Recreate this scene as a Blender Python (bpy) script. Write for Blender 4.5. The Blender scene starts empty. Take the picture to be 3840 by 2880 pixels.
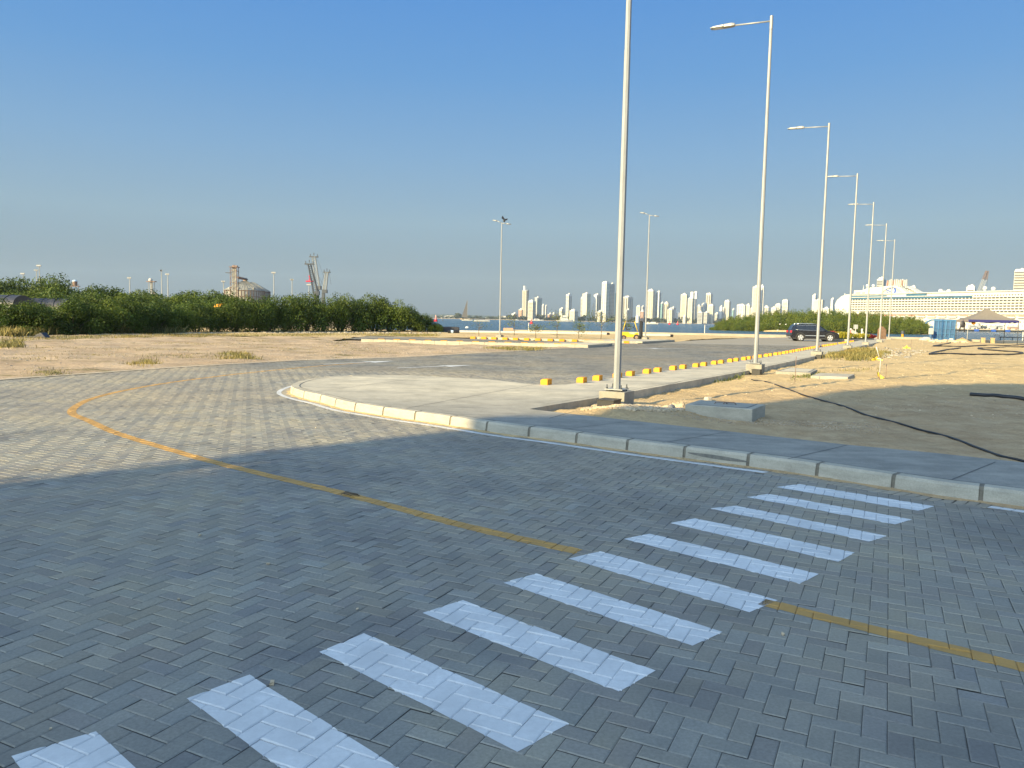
import bpy, math, random
import numpy as np
from mathutils import Matrix, Vector

# ------------------------------------------------------------------ camera, sky, sun, exposure
F_PX = 2885.0; CAM_H = 1.7
PITCH = math.atan((1440 - 1196.4) / F_PX); ROLL = math.atan(0.02)
FW = np.array([0, math.cos(PITCH), -math.sin(PITCH)])
R0 = np.array([1.0, 0, 0]); U0 = np.cross(R0, FW)
RT = R0 * math.cos(ROLL) + U0 * math.sin(ROLL)
UP = -R0 * math.sin(ROLL) + U0 * math.cos(ROLL)
CAMP = np.array([0, 0, CAM_H])

scene = bpy.context.scene
cd = bpy.data.cameras.new('camera'); cam = bpy.data.objects.new('camera', cd)
scene.collection.objects.link(cam)
cd.sensor_fit = 'HORIZONTAL'; cd.sensor_width = 36.0; cd.lens = F_PX / 3840 * 36.0
cd.clip_start = 0.05; cd.clip_end = 20000
cam.matrix_world = Matrix(((RT[0], UP[0], -FW[0], 0), (RT[1], UP[1], -FW[1], 0), (RT[2], UP[2], -FW[2], CAM_H), (0, 0, 0, 1)))
scene.camera = cam

SKYGAIN = 3.7; GLOW = 7.9
SUN_EL = math.radians(21.0)
SAZ = np.array([0.726, 0.688])            # horizontal direction in which shadows fall
TS = math.tan(SUN_EL)
w = bpy.data.worlds.new('World'); scene.world = w; w.use_nodes = True
nt = w.node_tree; bg = nt.nodes['Background']
sky = nt.nodes.new('ShaderNodeTexSky'); sky.sky_type = 'NISHITA'; sky.sun_disc = False
sky.sun_elevation = SUN_EL; sky.sun_rotation = math.atan2(-SAZ[0], -SAZ[1])
sky.altitude = 0; sky.air_density = 1.25; sky.dust_density = 0.6; sky.ozone_density = 2.2
tcw = nt.nodes.new('ShaderNodeTexCoord'); sx = nt.nodes.new('ShaderNodeSeparateXYZ'); nt.links.new(tcw.outputs['Generated'], sx.inputs[0])
rp = nt.nodes.new('ShaderNodeValToRGB'); el = rp.color_ramp.elements
SKY = [(0.0, (0.165, 0.215, 0.26)), (0.045, (0.21, 0.285, 0.34)), (0.118, (0.265, 0.40, 0.505)), (0.20, (0.195, 0.375, 0.60)), (0.29, (0.12, 0.32, 0.64)), (0.375, (0.085, 0.28, 0.655)), (0.62, (0.08, 0.22, 0.50)), (1.0, (0.07, 0.18, 0.40))]
while len(el) < len(SKY): el.new(0.5)
for e_, (p_, c_) in zip(el, SKY): e_.position = p_; e_.color = (*c_, 1)
nt.links.new(sx.outputs[2], rp.inputs[0])
scl = nt.nodes.new('ShaderNodeMix'); scl.data_type = 'RGBA'; scl.blend_type = 'MIX'; scl.inputs[0].default_value = 0.97
gain = nt.nodes.new('ShaderNodeVectorMath'); gain.operation = 'SCALE'; gain.inputs['Scale'].default_value = SKYGAIN; nt.links.new(rp.outputs[0], gain.inputs[0])
sd_ = nt.nodes.new('ShaderNodeVectorMath'); sd_.operation = 'DOT_PRODUCT'; nt.links.new(tcw.outputs['Generated'], sd_.inputs[0]); sd_.inputs[1].default_value = (-SAZ[0] * math.cos(SUN_EL), -SAZ[1] * math.cos(SUN_EL), math.sin(SUN_EL))
mx_ = nt.nodes.new('ShaderNodeMath'); mx_.operation = 'MAXIMUM'; mx_.inputs[1].default_value = 0.0; nt.links.new(sd_.outputs['Value'], mx_.inputs[0])
pw_ = nt.nodes.new('ShaderNodeMath'); pw_.operation = 'POWER'; pw_.inputs[1].default_value = 1.6; nt.links.new(mx_.outputs[0], pw_.inputs[0])
gl_ = nt.nodes.new('ShaderNodeVectorMath'); gl_.operation = 'SCALE'; gl_.inputs[0].default_value = (0.70, 0.86, 0.93); nt.links.new(pw_.outputs[0], gl_.inputs['Scale'])      # brighter sky round the sun, behind the camera
ad_ = nt.nodes.new('ShaderNodeVectorMath'); ad_.operation = 'MULTIPLY_ADD'; nt.links.new(gl_.outputs[0], ad_.inputs[0]); ad_.inputs[1].default_value = (GLOW, GLOW, GLOW); nt.links.new(gain.outputs[0], ad_.inputs[2])
nt.links.new(sky.outputs[0], scl.inputs[6]); nt.links.new(ad_.outputs[0], scl.inputs[7]); nt.links.new(scl.outputs[2], bg.inputs[0]); bg.inputs[1].default_value = 0.13
sl = bpy.data.lights.new('sun', 'SUN'); sl.energy = 4.8; sl.angle = math.radians(0.5); sl.color = (1.0, 0.79, 0.40)
so = bpy.data.objects.new('sun', sl); scene.collection.objects.link(so)
so.rotation_euler = Vector((SAZ[0] * math.cos(SUN_EL), SAZ[1] * math.cos(SUN_EL), -math.sin(SUN_EL))).to_track_quat('-Z', 'Y').to_euler()
scene.view_settings.view_transform = 'Standard'; scene.view_settings.look = 'None'
scene.view_settings.exposure = 1.1; scene.view_settings.gamma = 1.0

HAZE = 0.00008
random.seed(7); rng = np.random.default_rng(7)
K = 3840 / 2212

# ------------------------------------------------------------------ measuring helpers (photograph pixels to places on the ground)
def ray(x, y): return FW + RT * (x - 1920) / F_PX - UP * (y - 1440) / F_PX
def G(x, y, z=0.0):
    d = ray(x, y); t = (z - CAM_H) / d[2]; return CAMP + d * t
def G2(x, y, z=0.0):
    p = G(x, y, z); return (float(p[0]), float(p[1]))
def D3(x, y, d):                            # point at forward distance d
    r = ray(x, y); return CAMP + r * (d / r[1])
def DX(x, d, y=1215): return float(D3(x, y, d)[0])
def ZT(x, y, d): return float(D3(x, y, d)[2])
def crop(x0, y0, s, pts): return [(x0 + a / s, y0 + b / s) for a, b in pts]

# ------------------------------------------------------------------ object helpers
COL = scene.collection
ORD = ['first', 'second', 'third', 'fourth', 'fifth', 'sixth', 'seventh', 'eighth', 'ninth', 'tenth', 'eleventh', 'twelfth', 'thirteenth', 'fourteenth', 'fifteenth', 'sixteenth', 'seventeenth', 'eighteenth', 'nineteenth', 'twentieth']
def ordn(i):
    if i < 20: return ORD[i]
    t = ['twenty', 'thirty', 'forty', 'fifty', 'sixty', 'seventy'][(i + 1) // 10 - 2]; r = (i + 1) % 10
    return (t[:-1] + 'ieth') if r == 0 else t + '-' + ORD[r - 1]

def tag(o, label=None, cat=None, group=None, kind=None):
    if label: o['label'] = label
    if cat: o['category'] = cat
    if group: o['group'] = group
    if kind: o['kind'] = kind
    return o
def root(name, loc, rz=0.0, label=None, cat=None, group=None, scale=None):
    o = bpy.data.objects.new(name, None); COL.objects.link(o); o.empty_display_size = 0.2
    o.location = [float(v) for v in loc]; o.rotation_euler = (0, 0, rz)
    if scale: o.scale = scale
    return tag(o, label, cat, group)
def kids(o): return [c for c in bpy.data.objects if c.parent == o]
def copy_tree(o, parent=None):
    ch = kids(o)
    c = o.copy(); COL.objects.link(c); c.parent = parent
    for k in ch: copy_tree(k, c)
    return c

class MB:
    def __init__(s): s.v = []; s.f = []; s.sm = []
    def add(s, vs, fs, smooth=False):
        b = len(s.v); s.v.extend([tuple(float(q) for q in p) for p in vs]); s.f.extend([tuple(i + b for i in f) for f in fs]); s.sm.extend([smooth] * len(fs)); return s
    def box(s, c, sz, rz=0.0, top=1.0, pitch=0.0):
        hx, hy, hz = sz[0] / 2, sz[1] / 2, sz[2] / 2; ca, sa = math.cos(rz), math.sin(rz); cp, sp = math.cos(pitch), math.sin(pitch)
        vs = []
        for (i, j, k) in ((-1, -1, -1), (1, -1, -1), (1, 1, -1), (-1, 1, -1), (-1, -1, 1), (1, -1, 1), (1, 1, 1), (-1, 1, 1)):
            q = top if k > 0 else 1.0
            x, y, z = i * hx * q, j * hy * q, k * hz
            x, z = x * cp + z * sp, -x * sp + z * cp
            vs.append((c[0] + x * ca - y * sa, c[1] + x * sa + y * ca, c[2] + z))
        return s.add(vs, [(0, 3, 2, 1), (4, 5, 6, 7), (0, 1, 5, 4), (1, 2, 6, 5), (2, 3, 7, 6), (3, 0, 4, 7)])
    def prism(s, poly, z0, z1, cap=True, bottom=True):
        n = len(poly); a = sum(poly[i][0] * poly[(i + 1) % n][1] - poly[(i + 1) % n][0] * poly[i][1] for i in range(n))
        if a < 0: poly = poly[::-1]
        vs = [(p[0], p[1], z0) for p in poly] + [(p[0], p[1], z1) for p in poly]
        fs = [(i, (i + 1) % n, n + (i + 1) % n, n + i) for i in range(n)]
        if cap: fs.append(tuple(range(n, 2 * n)))
        if bottom: fs.append(tuple(range(n - 1, -1, -1)))
        return s.add(vs, fs)
    def sheet(s, poly, z):
        n = len(poly); a = sum(poly[i][0] * poly[(i + 1) % n][1] - poly[(i + 1) % n][0] * poly[i][1] for i in range(n))
        if a < 0: poly = poly[::-1]
        return s.add([(p[0], p[1], z) for p in poly], [tuple(range(n))])
    def extr(s, prof, y0, y1, ax='y'):       # side profile (x,z) extruded along y
        n = len(prof); a = sum(prof[i][0] * prof[(i + 1) % n][1] - prof[(i + 1) % n][0] * prof[i][1] for i in range(n))
        if a < 0: prof = prof[::-1]
        vs = [(p[0], y0, p[1]) for p in prof] + [(p[0], y1, p[1]) for p in prof]
        return s.add(vs, [(i, (i + 1) % n, n + (i + 1) % n, n + i) for i in range(n)] + [tuple(range(n - 1, -1, -1)), tuple(range(n, 2 * n))])
    def cyl(s, p0, p1, r0, r1=None, n=12, cap=True, smooth=True):
        if r1 is None: r1 = r0
        p0 = np.array(p0, float); p1 = np.array(p1, float); d = p1 - p0; d /= (np.linalg.norm(d) + 1e-9)
        a = np.cross(d, [0, 0, 1.0] if abs(d[2]) < 0.9 else [1.0, 0, 0]); a /= np.linalg.norm(a); b = np.cross(d, a)
        vs = []
        for p, r in ((p0, r0), (p1, r1)):
            for i in range(n):
                t = 2 * math.pi * (i + .5) / n; vs.append(p + (a * math.cos(t) + b * math.sin(t)) * r)
        s.add(vs, [(i, (i + 1) % n, n + (i + 1) % n, n + i)[::-1] for i in range(n)], smooth)
        if cap:
            s.add(vs[:n], [tuple(range(n))]); s.add(vs[n:], [tuple(range(n - 1, -1, -1))])
        return s
    def tube(s, pts, r, n=6, r1=None):
        pts = [np.array(p, float) for p in pts]; m = len(pts); vs = []; fs = []
        for i, p in enumerate(pts):
            d = pts[min(i + 1, m - 1)] - pts[max(i - 1, 0)]; d /= (np.linalg.norm(d) + 1e-9)
            a = np.cross(d, [0, 0, 1.0] if abs(d[2]) < 0.9 else [1.0, 0, 0]); a /= np.linalg.norm(a); b = np.cross(d, a)
            rr = r if r1 is None else r + (r1 - r) * i / (m - 1)
            for k in range(n):
                t = 2 * math.pi * k / n; vs.append(p + (a * math.cos(t) + b * math.sin(t)) * rr)
        for i in range(m - 1):
            for k in range(n): fs.append((i * n + k, (i + 1) * n + k, (i + 1) * n + (k + 1) % n, i * n + (k + 1) % n))
        fs.append(tuple(range(n))); fs.append(tuple(range(m * n - 1, (m - 1) * n - 1, -1)))
        return s.add(vs, fs, True)
    def ball(s, c, r, nu=12, nv=8, sc=(1, 1, 1)):
        vs = [(c[0], c[1], c[2] - r * sc[2])]
        for j in range(1, nv):
            ph = -math.pi / 2 + math.pi * j / nv
            for i in range(nu):
                t = 2 * math.pi * i / nu
                vs.append((c[0] + r * sc[0] * math.cos(ph) * math.cos(t), c[1] + r * sc[1] * math.cos(ph) * math.sin(t), c[2] + r * sc[2] * math.sin(ph)))
        vs.append((c[0], c[1], c[2] + r * sc[2])); fs = []
        for i in range(nu): fs.append((0, 1 + (i + 1) % nu, 1 + i))
        for j in range(nv - 2):
            for i in range(nu):
                a = 1 + j * nu; fs.append((a + i, a + (i + 1) % nu, a + nu + (i + 1) % nu, a + nu + i))
        a = 1 + (nv - 2) * nu; L = len(vs) - 1
        for i in range(nu): fs.append((a + i, a + (i + 1) % nu, L))
        return s.add(vs, fs, True)
    def build(s, name, mat, parent=None, bevel=0.0):
        me = bpy.data.meshes.new(name); me.from_pydata(s.v, [], s.f); me.materials.append(mat)
        me.polygons.foreach_set('use_smooth', s.sm); me.update()
        o = bpy.data.objects.new(name, me); COL.objects.link(o); o.parent = parent
        if bevel:
            m = o.modifiers.new('b', 'BEVEL'); m.width = bevel; m.segments = 2; m.limit_method = 'ANGLE'; m.angle_limit = math.radians(40)
        return o

def np_mesh(name, V, Q, mat, parent=None, col=None, smooth=False):
    me = bpy.data.meshes.new(name); n = len(Q); k = Q.shape[1]
    me.vertices.add(len(V)); me.vertices.foreach_set('co', np.ascontiguousarray(V, dtype=np.float32).ravel())
    me.loops.add(n * k); me.loops.foreach_set('vertex_index', np.ascontiguousarray(Q, dtype=np.int32).ravel())
    me.polygons.add(n); me.polygons.foreach_set('loop_start', np.arange(0, n * k, k, dtype=np.int32)); me.polygons.foreach_set('loop_total', np.full(n, k, dtype=np.int32))
    me.polygons.foreach_set('use_smooth', np.full(n, smooth)); me.update(calc_edges=True); me.validate()
    if col is not None:
        at = me.color_attributes.new('Col', 'FLOAT_COLOR', 'CORNER')
        c = np.ones((n * k, 4), dtype=np.float32); cc = np.repeat(np.asarray(col, dtype=np.float32).reshape(n, -1), k, axis=0); c[:, :cc.shape[1]] = cc
        at.data.foreach_set('color', c.ravel())
    me.materials.append(mat)
    o = bpy.data.objects.new(name, me); COL.objects.link(o); o.parent = parent
    return o

# ------------------------------------------------------------------ materials
def new_mat(name):
    m = bpy.data.materials.new(name); m.use_nodes = True; n = m.node_tree.nodes; return m, n, m.node_tree.links, n['Principled BSDF']
def coord(n, l, kind='Object'):
    return n.new('ShaderNodeTexCoord').outputs[kind] if kind != 'World' else n.new('ShaderNodeNewGeometry').outputs['Position']
def noise(n, l, vec, scale, detail=4, rough=0.6, stretch=None):
    t = n.new('ShaderNodeTexNoise'); t.inputs['Scale'].default_value = scale; t.inputs['Detail'].default_value = detail; t.inputs['Roughness'].default_value = rough
    if stretch:
        mp = n.new('ShaderNodeMapping'); mp.inputs['Scale'].default_value = stretch[:3]
        if len(stretch) > 3: mp.inputs['Rotation'].default_value = (0, 0, stretch[3])
        l.new(vec, mp.inputs[0]); vec = mp.outputs[0]
    l.new(vec, t.inputs[0]); return t.outputs[0]
def ramp(n, l, fac, stops):
    r = n.new('ShaderNodeValToRGB'); e = r.color_ramp.elements
    while len(e) < len(stops): e.new(0.5)
    for el, (p, c) in zip(e, stops): el.position = p; el.color = (*c, 1) if len(c) == 3 else c
    l.new(fac, r.inputs[0]); return r.outputs[0]
def mix(n, l, a, b, fac, mode='MIX'):
    m = n.new('ShaderNodeMix'); m.data_type = 'RGBA'; m.blend_type = mode
    for s, v in ((m.inputs[6], a), (m.inputs[7], b), (m.inputs[0], fac)):
        if isinstance(v, (int, float)): s.default_value = v
        elif isinstance(v, tuple): s.default_value = (*v, 1)
        else: l.new(v, s)
    return m.outputs[2]
def bump(n, l, h, st, dist, p, normal=None):
    b = n.new('ShaderNodeBump'); b.inputs['Strength'].default_value = st; b.inputs['Distance'].default_value = dist; l.new(h, b.inputs['Height'])
    if normal is not None: l.new(normal, b.inputs['Normal'])
    l.new(b.outputs[0], p.inputs['Normal']); return b.outputs[0]
def g3(v): return (v, v, v)

def plain(name, c, rough=0.6, metal=0.0, var=0.12, scale=3.0, bm=0.0, spec=None):
    m, n, l, p = new_mat(name); v = coord(n, l)
    a = tuple(max(0, x * (1 - var)) for x in c); b = tuple(min(1, x * (1 + var)) for x in c)
    f = noise(n, l, v, scale, 5, 0.65)
    l.new(ramp(n, l, f, [(0.3, a), (0.7, b)]), p.inputs['Base Color']); p.inputs['Roughness'].default_value = rough; p.inputs['Metallic'].default_value = metal
    if spec is not None: p.inputs['Specular IOR Level'].default_value = spec
    if bm: bump(n, l, noise(n, l, v, scale * 8, 3), 1.0, bm, p)
    return m

def brick_mat():
    m, n, l, p = new_mat('concrete_paver'); v = coord(n, l, 'World')
    at = n.new('ShaderNodeAttribute'); at.attribute_name = 'Col'
    base = at.outputs['Color']
    st = noise(n, l, v, 0.55, 5, 0.62)                       # dust and damp stains
    base = mix(n, l, base, ramp(n, l, st, [(0.33, (0.58, 0.64, 0.74)), (0.49, (0.93, 0.96, 1.0)), (0.68, (1.22, 1.17, 1.04))]), 1.0, 'MULTIPLY')
    fine = noise(n, l, v, 60, 5, 0.7)
    base = mix(n, l, base, ramp(n, l, fine, [(0.3, g3(0.78)), (0.7, g3(1.18))]), 1.0, 'MULTIPLY')
    sp = noise(n, l, v, 14, 2, 0.5)                          # pale splashes of cement
    base = mix(n, l, base, (0.5, 0.5, 0.48), ramp(n, l, sp, [(0.74, g3(0)), (0.80, g3(0.45))]))
    du = noise(n, l, v, 0.16, 3, 0.5)
    base = mix(n, l, base, (0.33, 0.265, 0.18), ramp(n, l, du, [(0.40, g3(0.08)), (0.7, g3(0.5))]))
    l.new(base, p.inputs['Base Color']); p.inputs['Roughness'].default_value = 0.85; p.inputs['Specular IOR Level'].default_value = 0.3
    bump(n, l, fine, 0.5, 0.002, p); return m
def paint_mat(name, c, wear=0.10):
    m, n, l, p = new_mat(name); v = coord(n, l, 'World')
    f = noise(n, l, v, 30, 6, 0.75); f2 = noise(n, l, v, 2.2, 3)
    dirt = tuple(x * 0.72 for x in c)
    col = mix(n, l, c, dirt, ramp(n, l, f, [(0.38, g3(0)), (0.72, g3(0.75))]))
    col = mix(n, l, col, (0.2, 0.2, 0.2), ramp(n, l, noise(n, l, v, 90, 3, 0.6), [(0.70, g3(0)), (0.76, g3(wear * 6))]))
    col = mix(n, l, col, tuple(x * 0.72 for x in c), ramp(n, l, f2, [(0.35, g3(0.0)), (0.7, g3(0.9))]))
    col = mix(n, l, col, (0.22, 0.22, 0.22), ramp(n, l, noise(n, l, v, 1.1, 8, 0.8, (0.3, 2.2, 1, 0.7)), [(0.60, g3(0)), (0.70, g3(0.35))]))
    l.new(col, p.inputs['Base Color']); p.inputs['Roughness'].default_value = 0.6
    bump(n, l, f, 0.5, 0.002, p); return m
def concrete(name, a, b, scale=1.5, spots=True, streak=None, bmp=0.003):
    m, n, l, p = new_mat(name); v = coord(n, l, 'World')
    f = noise(n, l, v, scale, 7, 0.7, streak)
    c = ramp(n, l, f, [(0.28, a), (0.72, b)])
    fi = noise(n, l, v, 70, 4, 0.7)
    c = mix(n, l, c, ramp(n, l, fi, [(0.3, g3(0.86)), (0.7, g3(1.1))]), 1.0, 'MULTIPLY')
    if spots:
        s = noise(n, l, v, 9, 5, 0.75)
        c = mix(n, l, c, tuple(x * 0.45 for x in a), ramp(n, l, s, [(0.66, g3(0)), (0.74, g3(0.7))]))
    l.new(c, p.inputs['Base Color']); p.inputs['Roughness'].default_value = 0.85; p.inputs['Specular IOR Level'].default_value = 0.3
    bump(n, l, fi, 0.6, bmp, p); return m
def sand_mat(name, a, b, c2, grass=None, peb=9.0, litter=False):
    m, n, l, p = new_mat(name); v = coord(n, l, 'World')
    f = noise(n, l, v, 0.35, 6, 0.65); f2 = noise(n, l, v, 6, 6, 0.8)
    c = ramp(n, l, f, [(0.3, a), (0.7, b)])
    c = mix(n, l, c, ramp(n, l, f2, [(0.3, g3(0.72)), (0.5, g3(1.0)), (0.72, g3(1.25))]), 1.0, 'MULTIPLY')
    vo = n.new('ShaderNodeTexVoronoi'); vo.inputs['Scale'].default_value = peb; l.new(v, vo.inputs['Vector'])
    c = mix(n, l, c, c2, ramp(n, l, vo.outputs['Distance'], [(0.06, g3(0.5)), (0.16, g3(0))]))
    if grass:
        gn = noise(n, l, v, 0.9, 7, 0.75, (0.35, 1.0, 1.0)); c = mix(n, l, c, grass, ramp(n, l, gn, [(0.56, g3(0)), (0.64, g3(0.75))]))
    if litter:                                                        # brown trodden soil and leaf litter near the pavement
        vd = n.new('ShaderNodeVectorMath'); vd.operation = 'DISTANCE'; l.new(v, vd.inputs[0]); vd.inputs[1].default_value = (11.5, 9.5, 0)
        mr_ = n.new('ShaderNodeMapRange'); mr_.inputs[1].default_value = 13.5; mr_.inputs[2].default_value = 7.0; mr_.inputs[3].default_value = 0.0; mr_.inputs[4].default_value = 0.85; l.new(vd.outputs['Value'], mr_.inputs[0])
        so_ = ramp(n, l, noise(n, l, v, 1.3, 7, 0.8), [(0.35, (0.33, 0.215, 0.12)), (0.5, (0.44, 0.305, 0.18)), (0.65, (0.54, 0.40, 0.25))])
        c = mix(n, l, c, so_, mr_.outputs[0]); lt_ = noise(n, l, v, 22, 3, 0.7); c = mix(n, l, c, (0.20, 0.10, 0.05), ramp(n, l, lt_, [(0.66, g3(0)), (0.72, g3(0.55))]))
    l.new(c, p.inputs['Base Color']); p.inputs['Roughness'].default_value = 0.95; p.inputs['Specular IOR Level'].default_value = 0.15
    nb = bump(n, l, f2, 0.9, 0.05, p); b2 = bump(n, l, vo.outputs['Distance'], 0.5, 0.02, p, nb); return m
def leaf_mat(name, dark, light, tw=0.25):
    m, n, l, p = new_mat(name)
    at = n.new('ShaderNodeAttribute'); at.attribute_name = 'Col'
    v = coord(n, l, 'World'); big = noise(n, l, v, 0.35, 2)
    c = mix(n, l, dark, light, at.outputs['Fac'])
    c = mix(n, l, c, ramp(n, l, big, [(0.35, (0.75, 0.85, 0.8)), (0.65, (1.3, 1.15, 0.9))]), 1.0, 'MULTIPLY')
    l.new(c, p.inputs['Base Color']); p.inputs['Roughness'].default_value = 0.55; p.inputs['Specular IOR Level'].default_value = 0.3
    tr = n.new('ShaderNodeBsdfTranslucent'); l.new(c, tr.inputs['Color']); ms = n.new('ShaderNodeMixShader'); ms.inputs[0].default_value = tw
    out = n['Material Output']; l.new(p.outputs[0], ms.inputs[1]); l.new(tr.outputs[0], ms.inputs[2]); l.new(ms.outputs[0], out.inputs['Surface']); return m

M = {}
M['brick'] = brick_mat()
M['bed'] = concrete('joint_sand', (0.075, 0.072, 0.065), (0.115, 0.108, 0.095), 3)
M['farpave'] = concrete('worn_paving', (0.25, 0.225, 0.185), (0.36, 0.32, 0.255), 0.6, True, (1, 3, 1))
M['wpaint'] = paint_mat('white_road_paint', (0.70, 0.71, 0.72))
M['ypaint'] = paint_mat('yellow_road_paint', (0.50, 0.285, 0.07), 0.14)
M['ypaint2'] = paint_mat('yellow_concrete_paint', (0.80, 0.33, 0.008), 0.04)
M['kerb'] = concrete('kerb_concrete', (0.32, 0.295, 0.24), (0.50, 0.455, 0.37), 3, True, (1, 1, 3))
M['mortar'] = concrete('mortar', (0.14, 0.125, 0.10), (0.25, 0.22, 0.17), 12, False)
def slab_mat():
    m, n, l, p = new_mat('sidewalk_concrete'); v = coord(n, l, 'World')
    f = noise(n, l, v, 0.9, 7, 0.7, (1, 5, 1, 0.6)); c = ramp(n, l, f, [(0.28, (0.225, 0.22, 0.20)), (0.72, (0.34, 0.32, 0.28))])
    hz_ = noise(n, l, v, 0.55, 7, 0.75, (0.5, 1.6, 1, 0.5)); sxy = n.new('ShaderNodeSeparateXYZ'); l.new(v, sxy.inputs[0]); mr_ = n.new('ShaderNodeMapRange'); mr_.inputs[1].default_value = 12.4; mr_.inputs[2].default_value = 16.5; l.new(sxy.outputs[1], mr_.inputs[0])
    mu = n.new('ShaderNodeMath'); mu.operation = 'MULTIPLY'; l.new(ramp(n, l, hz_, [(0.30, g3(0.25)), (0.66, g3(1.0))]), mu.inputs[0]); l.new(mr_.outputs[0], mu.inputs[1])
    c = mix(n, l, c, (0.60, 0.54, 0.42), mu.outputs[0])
    st = noise(n, l, v, 2.2, 6, 0.7); c = mix(n, l, c, ramp(n, l, st, [(0.35, g3(0.80)), (0.6, g3(1.06))]), 1.0, 'MULTIPLY')
    fi = noise(n, l, v, 70, 4, 0.7); c = mix(n, l, c, ramp(n, l, fi, [(0.3, g3(0.86)), (0.7, g3(1.1))]), 1.0, 'MULTIPLY')
    sp = noise(n, l, v, 5, 3, 0.6); c = mix(n, l, c, (0.08, 0.08, 0.08), ramp(n, l, sp, [(0.76, g3(0)), (0.80, g3(0.7))]))
    l.new(c, p.inputs['Base Color']); p.inputs['Roughness'].default_value = 0.85; p.inputs['Specular IOR Level'].default_value = 0.3; bump(n, l, fi, 0.6, 0.003, p); return m
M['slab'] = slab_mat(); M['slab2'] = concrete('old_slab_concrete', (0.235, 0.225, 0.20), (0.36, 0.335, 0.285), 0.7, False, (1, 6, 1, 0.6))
M['scuff'] = concrete('tyre_scuff', (0.12, 0.115, 0.105), (0.24, 0.225, 0.19), 14, False)
M['groove'] = plain('groove', (0.10, 0.10, 0.10), 0.9)
M['plinth'] = concrete('plinth_concrete', (0.22, 0.21, 0.18), (0.36, 0.33, 0.27), 4)
M['sandR'] = sand_mat('crushed_coral_sand', (0.47, 0.34, 0.175), (0.62, 0.47, 0.26), (0.74, 0.62, 0.42), None, 9.0, True)
M['sandL'] = sand_mat('sandy_soil', (0.36, 0.26, 0.17), (0.52, 0.40, 0.28), (0.62, 0.55, 0.45), (0.15, 0.135, 0.05))
M['stone'] = plain('limestone', (0.55, 0.44, 0.30), 0.9, 0, 0.35, 1.2, 0.01)
M['stone3'] = plain('tan_pebbles', (0.42, 0.33, 0.23), 0.9, 0, 0.35, 1.2, 0.01)
M['stone2'] = plain('grey_rubble', (0.30, 0.28, 0.25), 0.9, 0, 0.4, 0.6)
def galv():
    m, n, l, p = new_mat('galvanised_steel'); v = coord(n, l)
    f = noise(n, l, v, 6, 6, 0.7, (1, 1, 0.25)); l.new(ramp(n, l, f, [(0.3, (0.27, 0.28, 0.28)), (0.7, (0.39, 0.39, 0.38))]), p.inputs['Base Color'])
    p.inputs['Metallic'].default_value = 0.35; p.inputs['Roughness'].default_value = 0.5; return m
M['galv'] = galv()
M['lampgrey'] = plain('lamp_housing', (0.33, 0.34, 0.34), 0.5, 0.2)
M['bark'] = plain('bark', (0.12, 0.09, 0.06), 0.9, 0, 0.3, 4)
M['leafA'] = leaf_mat('mangrove_leaves', (0.017, 0.038, 0.006), (0.105, 0.155, 0.020))
M['leafB'] = leaf_mat('island_leaves', (0.045, 0.075, 0.010), (0.16, 0.20, 0.025))
M['leafF'] = leaf_mat('far_leaves', (0.035, 0.05, 0.035), (0.085, 0.10, 0.07))
M['leafS'] = leaf_mat('sapling_leaves', (0.06, 0.09, 0.02), (0.18, 0.20, 0.05))
M['leafR'] = leaf_mat('red_leaves', (0.13, 0.012, 0.014), (0.32, 0.035, 0.04))
M['leafY'] = leaf_mat('yellow_green_leaves', (0.20, 0.21, 0.02), (0.40, 0.38, 0.07))
M['leafD'] = leaf_mat('dry_weeds', (0.10, 0.10, 0.03), (0.34, 0.29, 0.13))
M['blackp'] = plain('black_plastic', (0.02, 0.02, 0.022), 0.45, 0, 0.3)
M['rubber'] = plain('tyre_rubber', (0.025, 0.024, 0.023), 0.85)
M['carblack'] = plain('black_car_paint', (0.006, 0.006, 0.008), 0.12, 0.0, 0.05, 1, 0, 0.8)
M['trim'] = plain('grey_car_trim', (0.035, 0.035, 0.036), 0.6)
M['glass'] = plain('tinted_glass', (0.010, 0.012, 0.016), 0.06, 0, 0.05, 1, 0, 0.8)
M['chrome'] = plain('bright_metal', (0.80, 0.80, 0.80), 0.25, 0.9, 0.03)
M['rim'] = plain('silver_rim', (0.72, 0.72, 0.72), 0.3, 0.6, 0.05)
M['redlens'] = plain('red_lens', (0.55, 0.015, 0.03), 0.2)
M['lens'] = plain('clear_lens', (0.6, 0.6, 0.58), 0.15)
M['fyellow'] = plain('machine_yellow', (0.62, 0.42, 0.015), 0.4, 0, 0.06)
M['white'] = plain('white_paint', (0.60, 0.59, 0.56), 0.6, 0, 0.05, 0.4)
M['white2'] = plain('cream_render', (0.52, 0.48, 0.39), 0.7, 0, 0.06, 0.05)
M['white3'] = plain('off_white_render', (0.46, 0.45, 0.42), 0.7, 0, 0.06, 0.05)
M['whiteship'] = plain('ship_white', (0.62, 0.595, 0.53), 0.45, 0, 0.04, 0.1)
M['bgrey'] = plain('grey_render', (0.36, 0.37, 0.37), 0.7, 0, 0.1, 0.05)
M['bteal'] = plain('teal_glass', (0.17, 0.30, 0.31), 0.3, 0, 0.2, 0.1)
M['bpink'] = plain('terracotta_render', (0.46, 0.27, 0.19), 0.7, 0, 0.1, 0.05)
M['window'] = plain('window_glass', (0.17, 0.20, 0.22), 0.3, 0, 0.3, 0.2)
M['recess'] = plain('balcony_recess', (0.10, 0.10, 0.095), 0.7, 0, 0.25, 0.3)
M['shipglass'] = plain('ship_glass', (0.05, 0.13, 0.20), 0.15, 0, 0.3, 0.1)
M['orange'] = plain('lifeboat_orange', (0.62, 0.17, 0.10), 0.5)
M['blue'] = plain('logo_blue', (0.03, 0.10, 0.42), 0.5)
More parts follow.
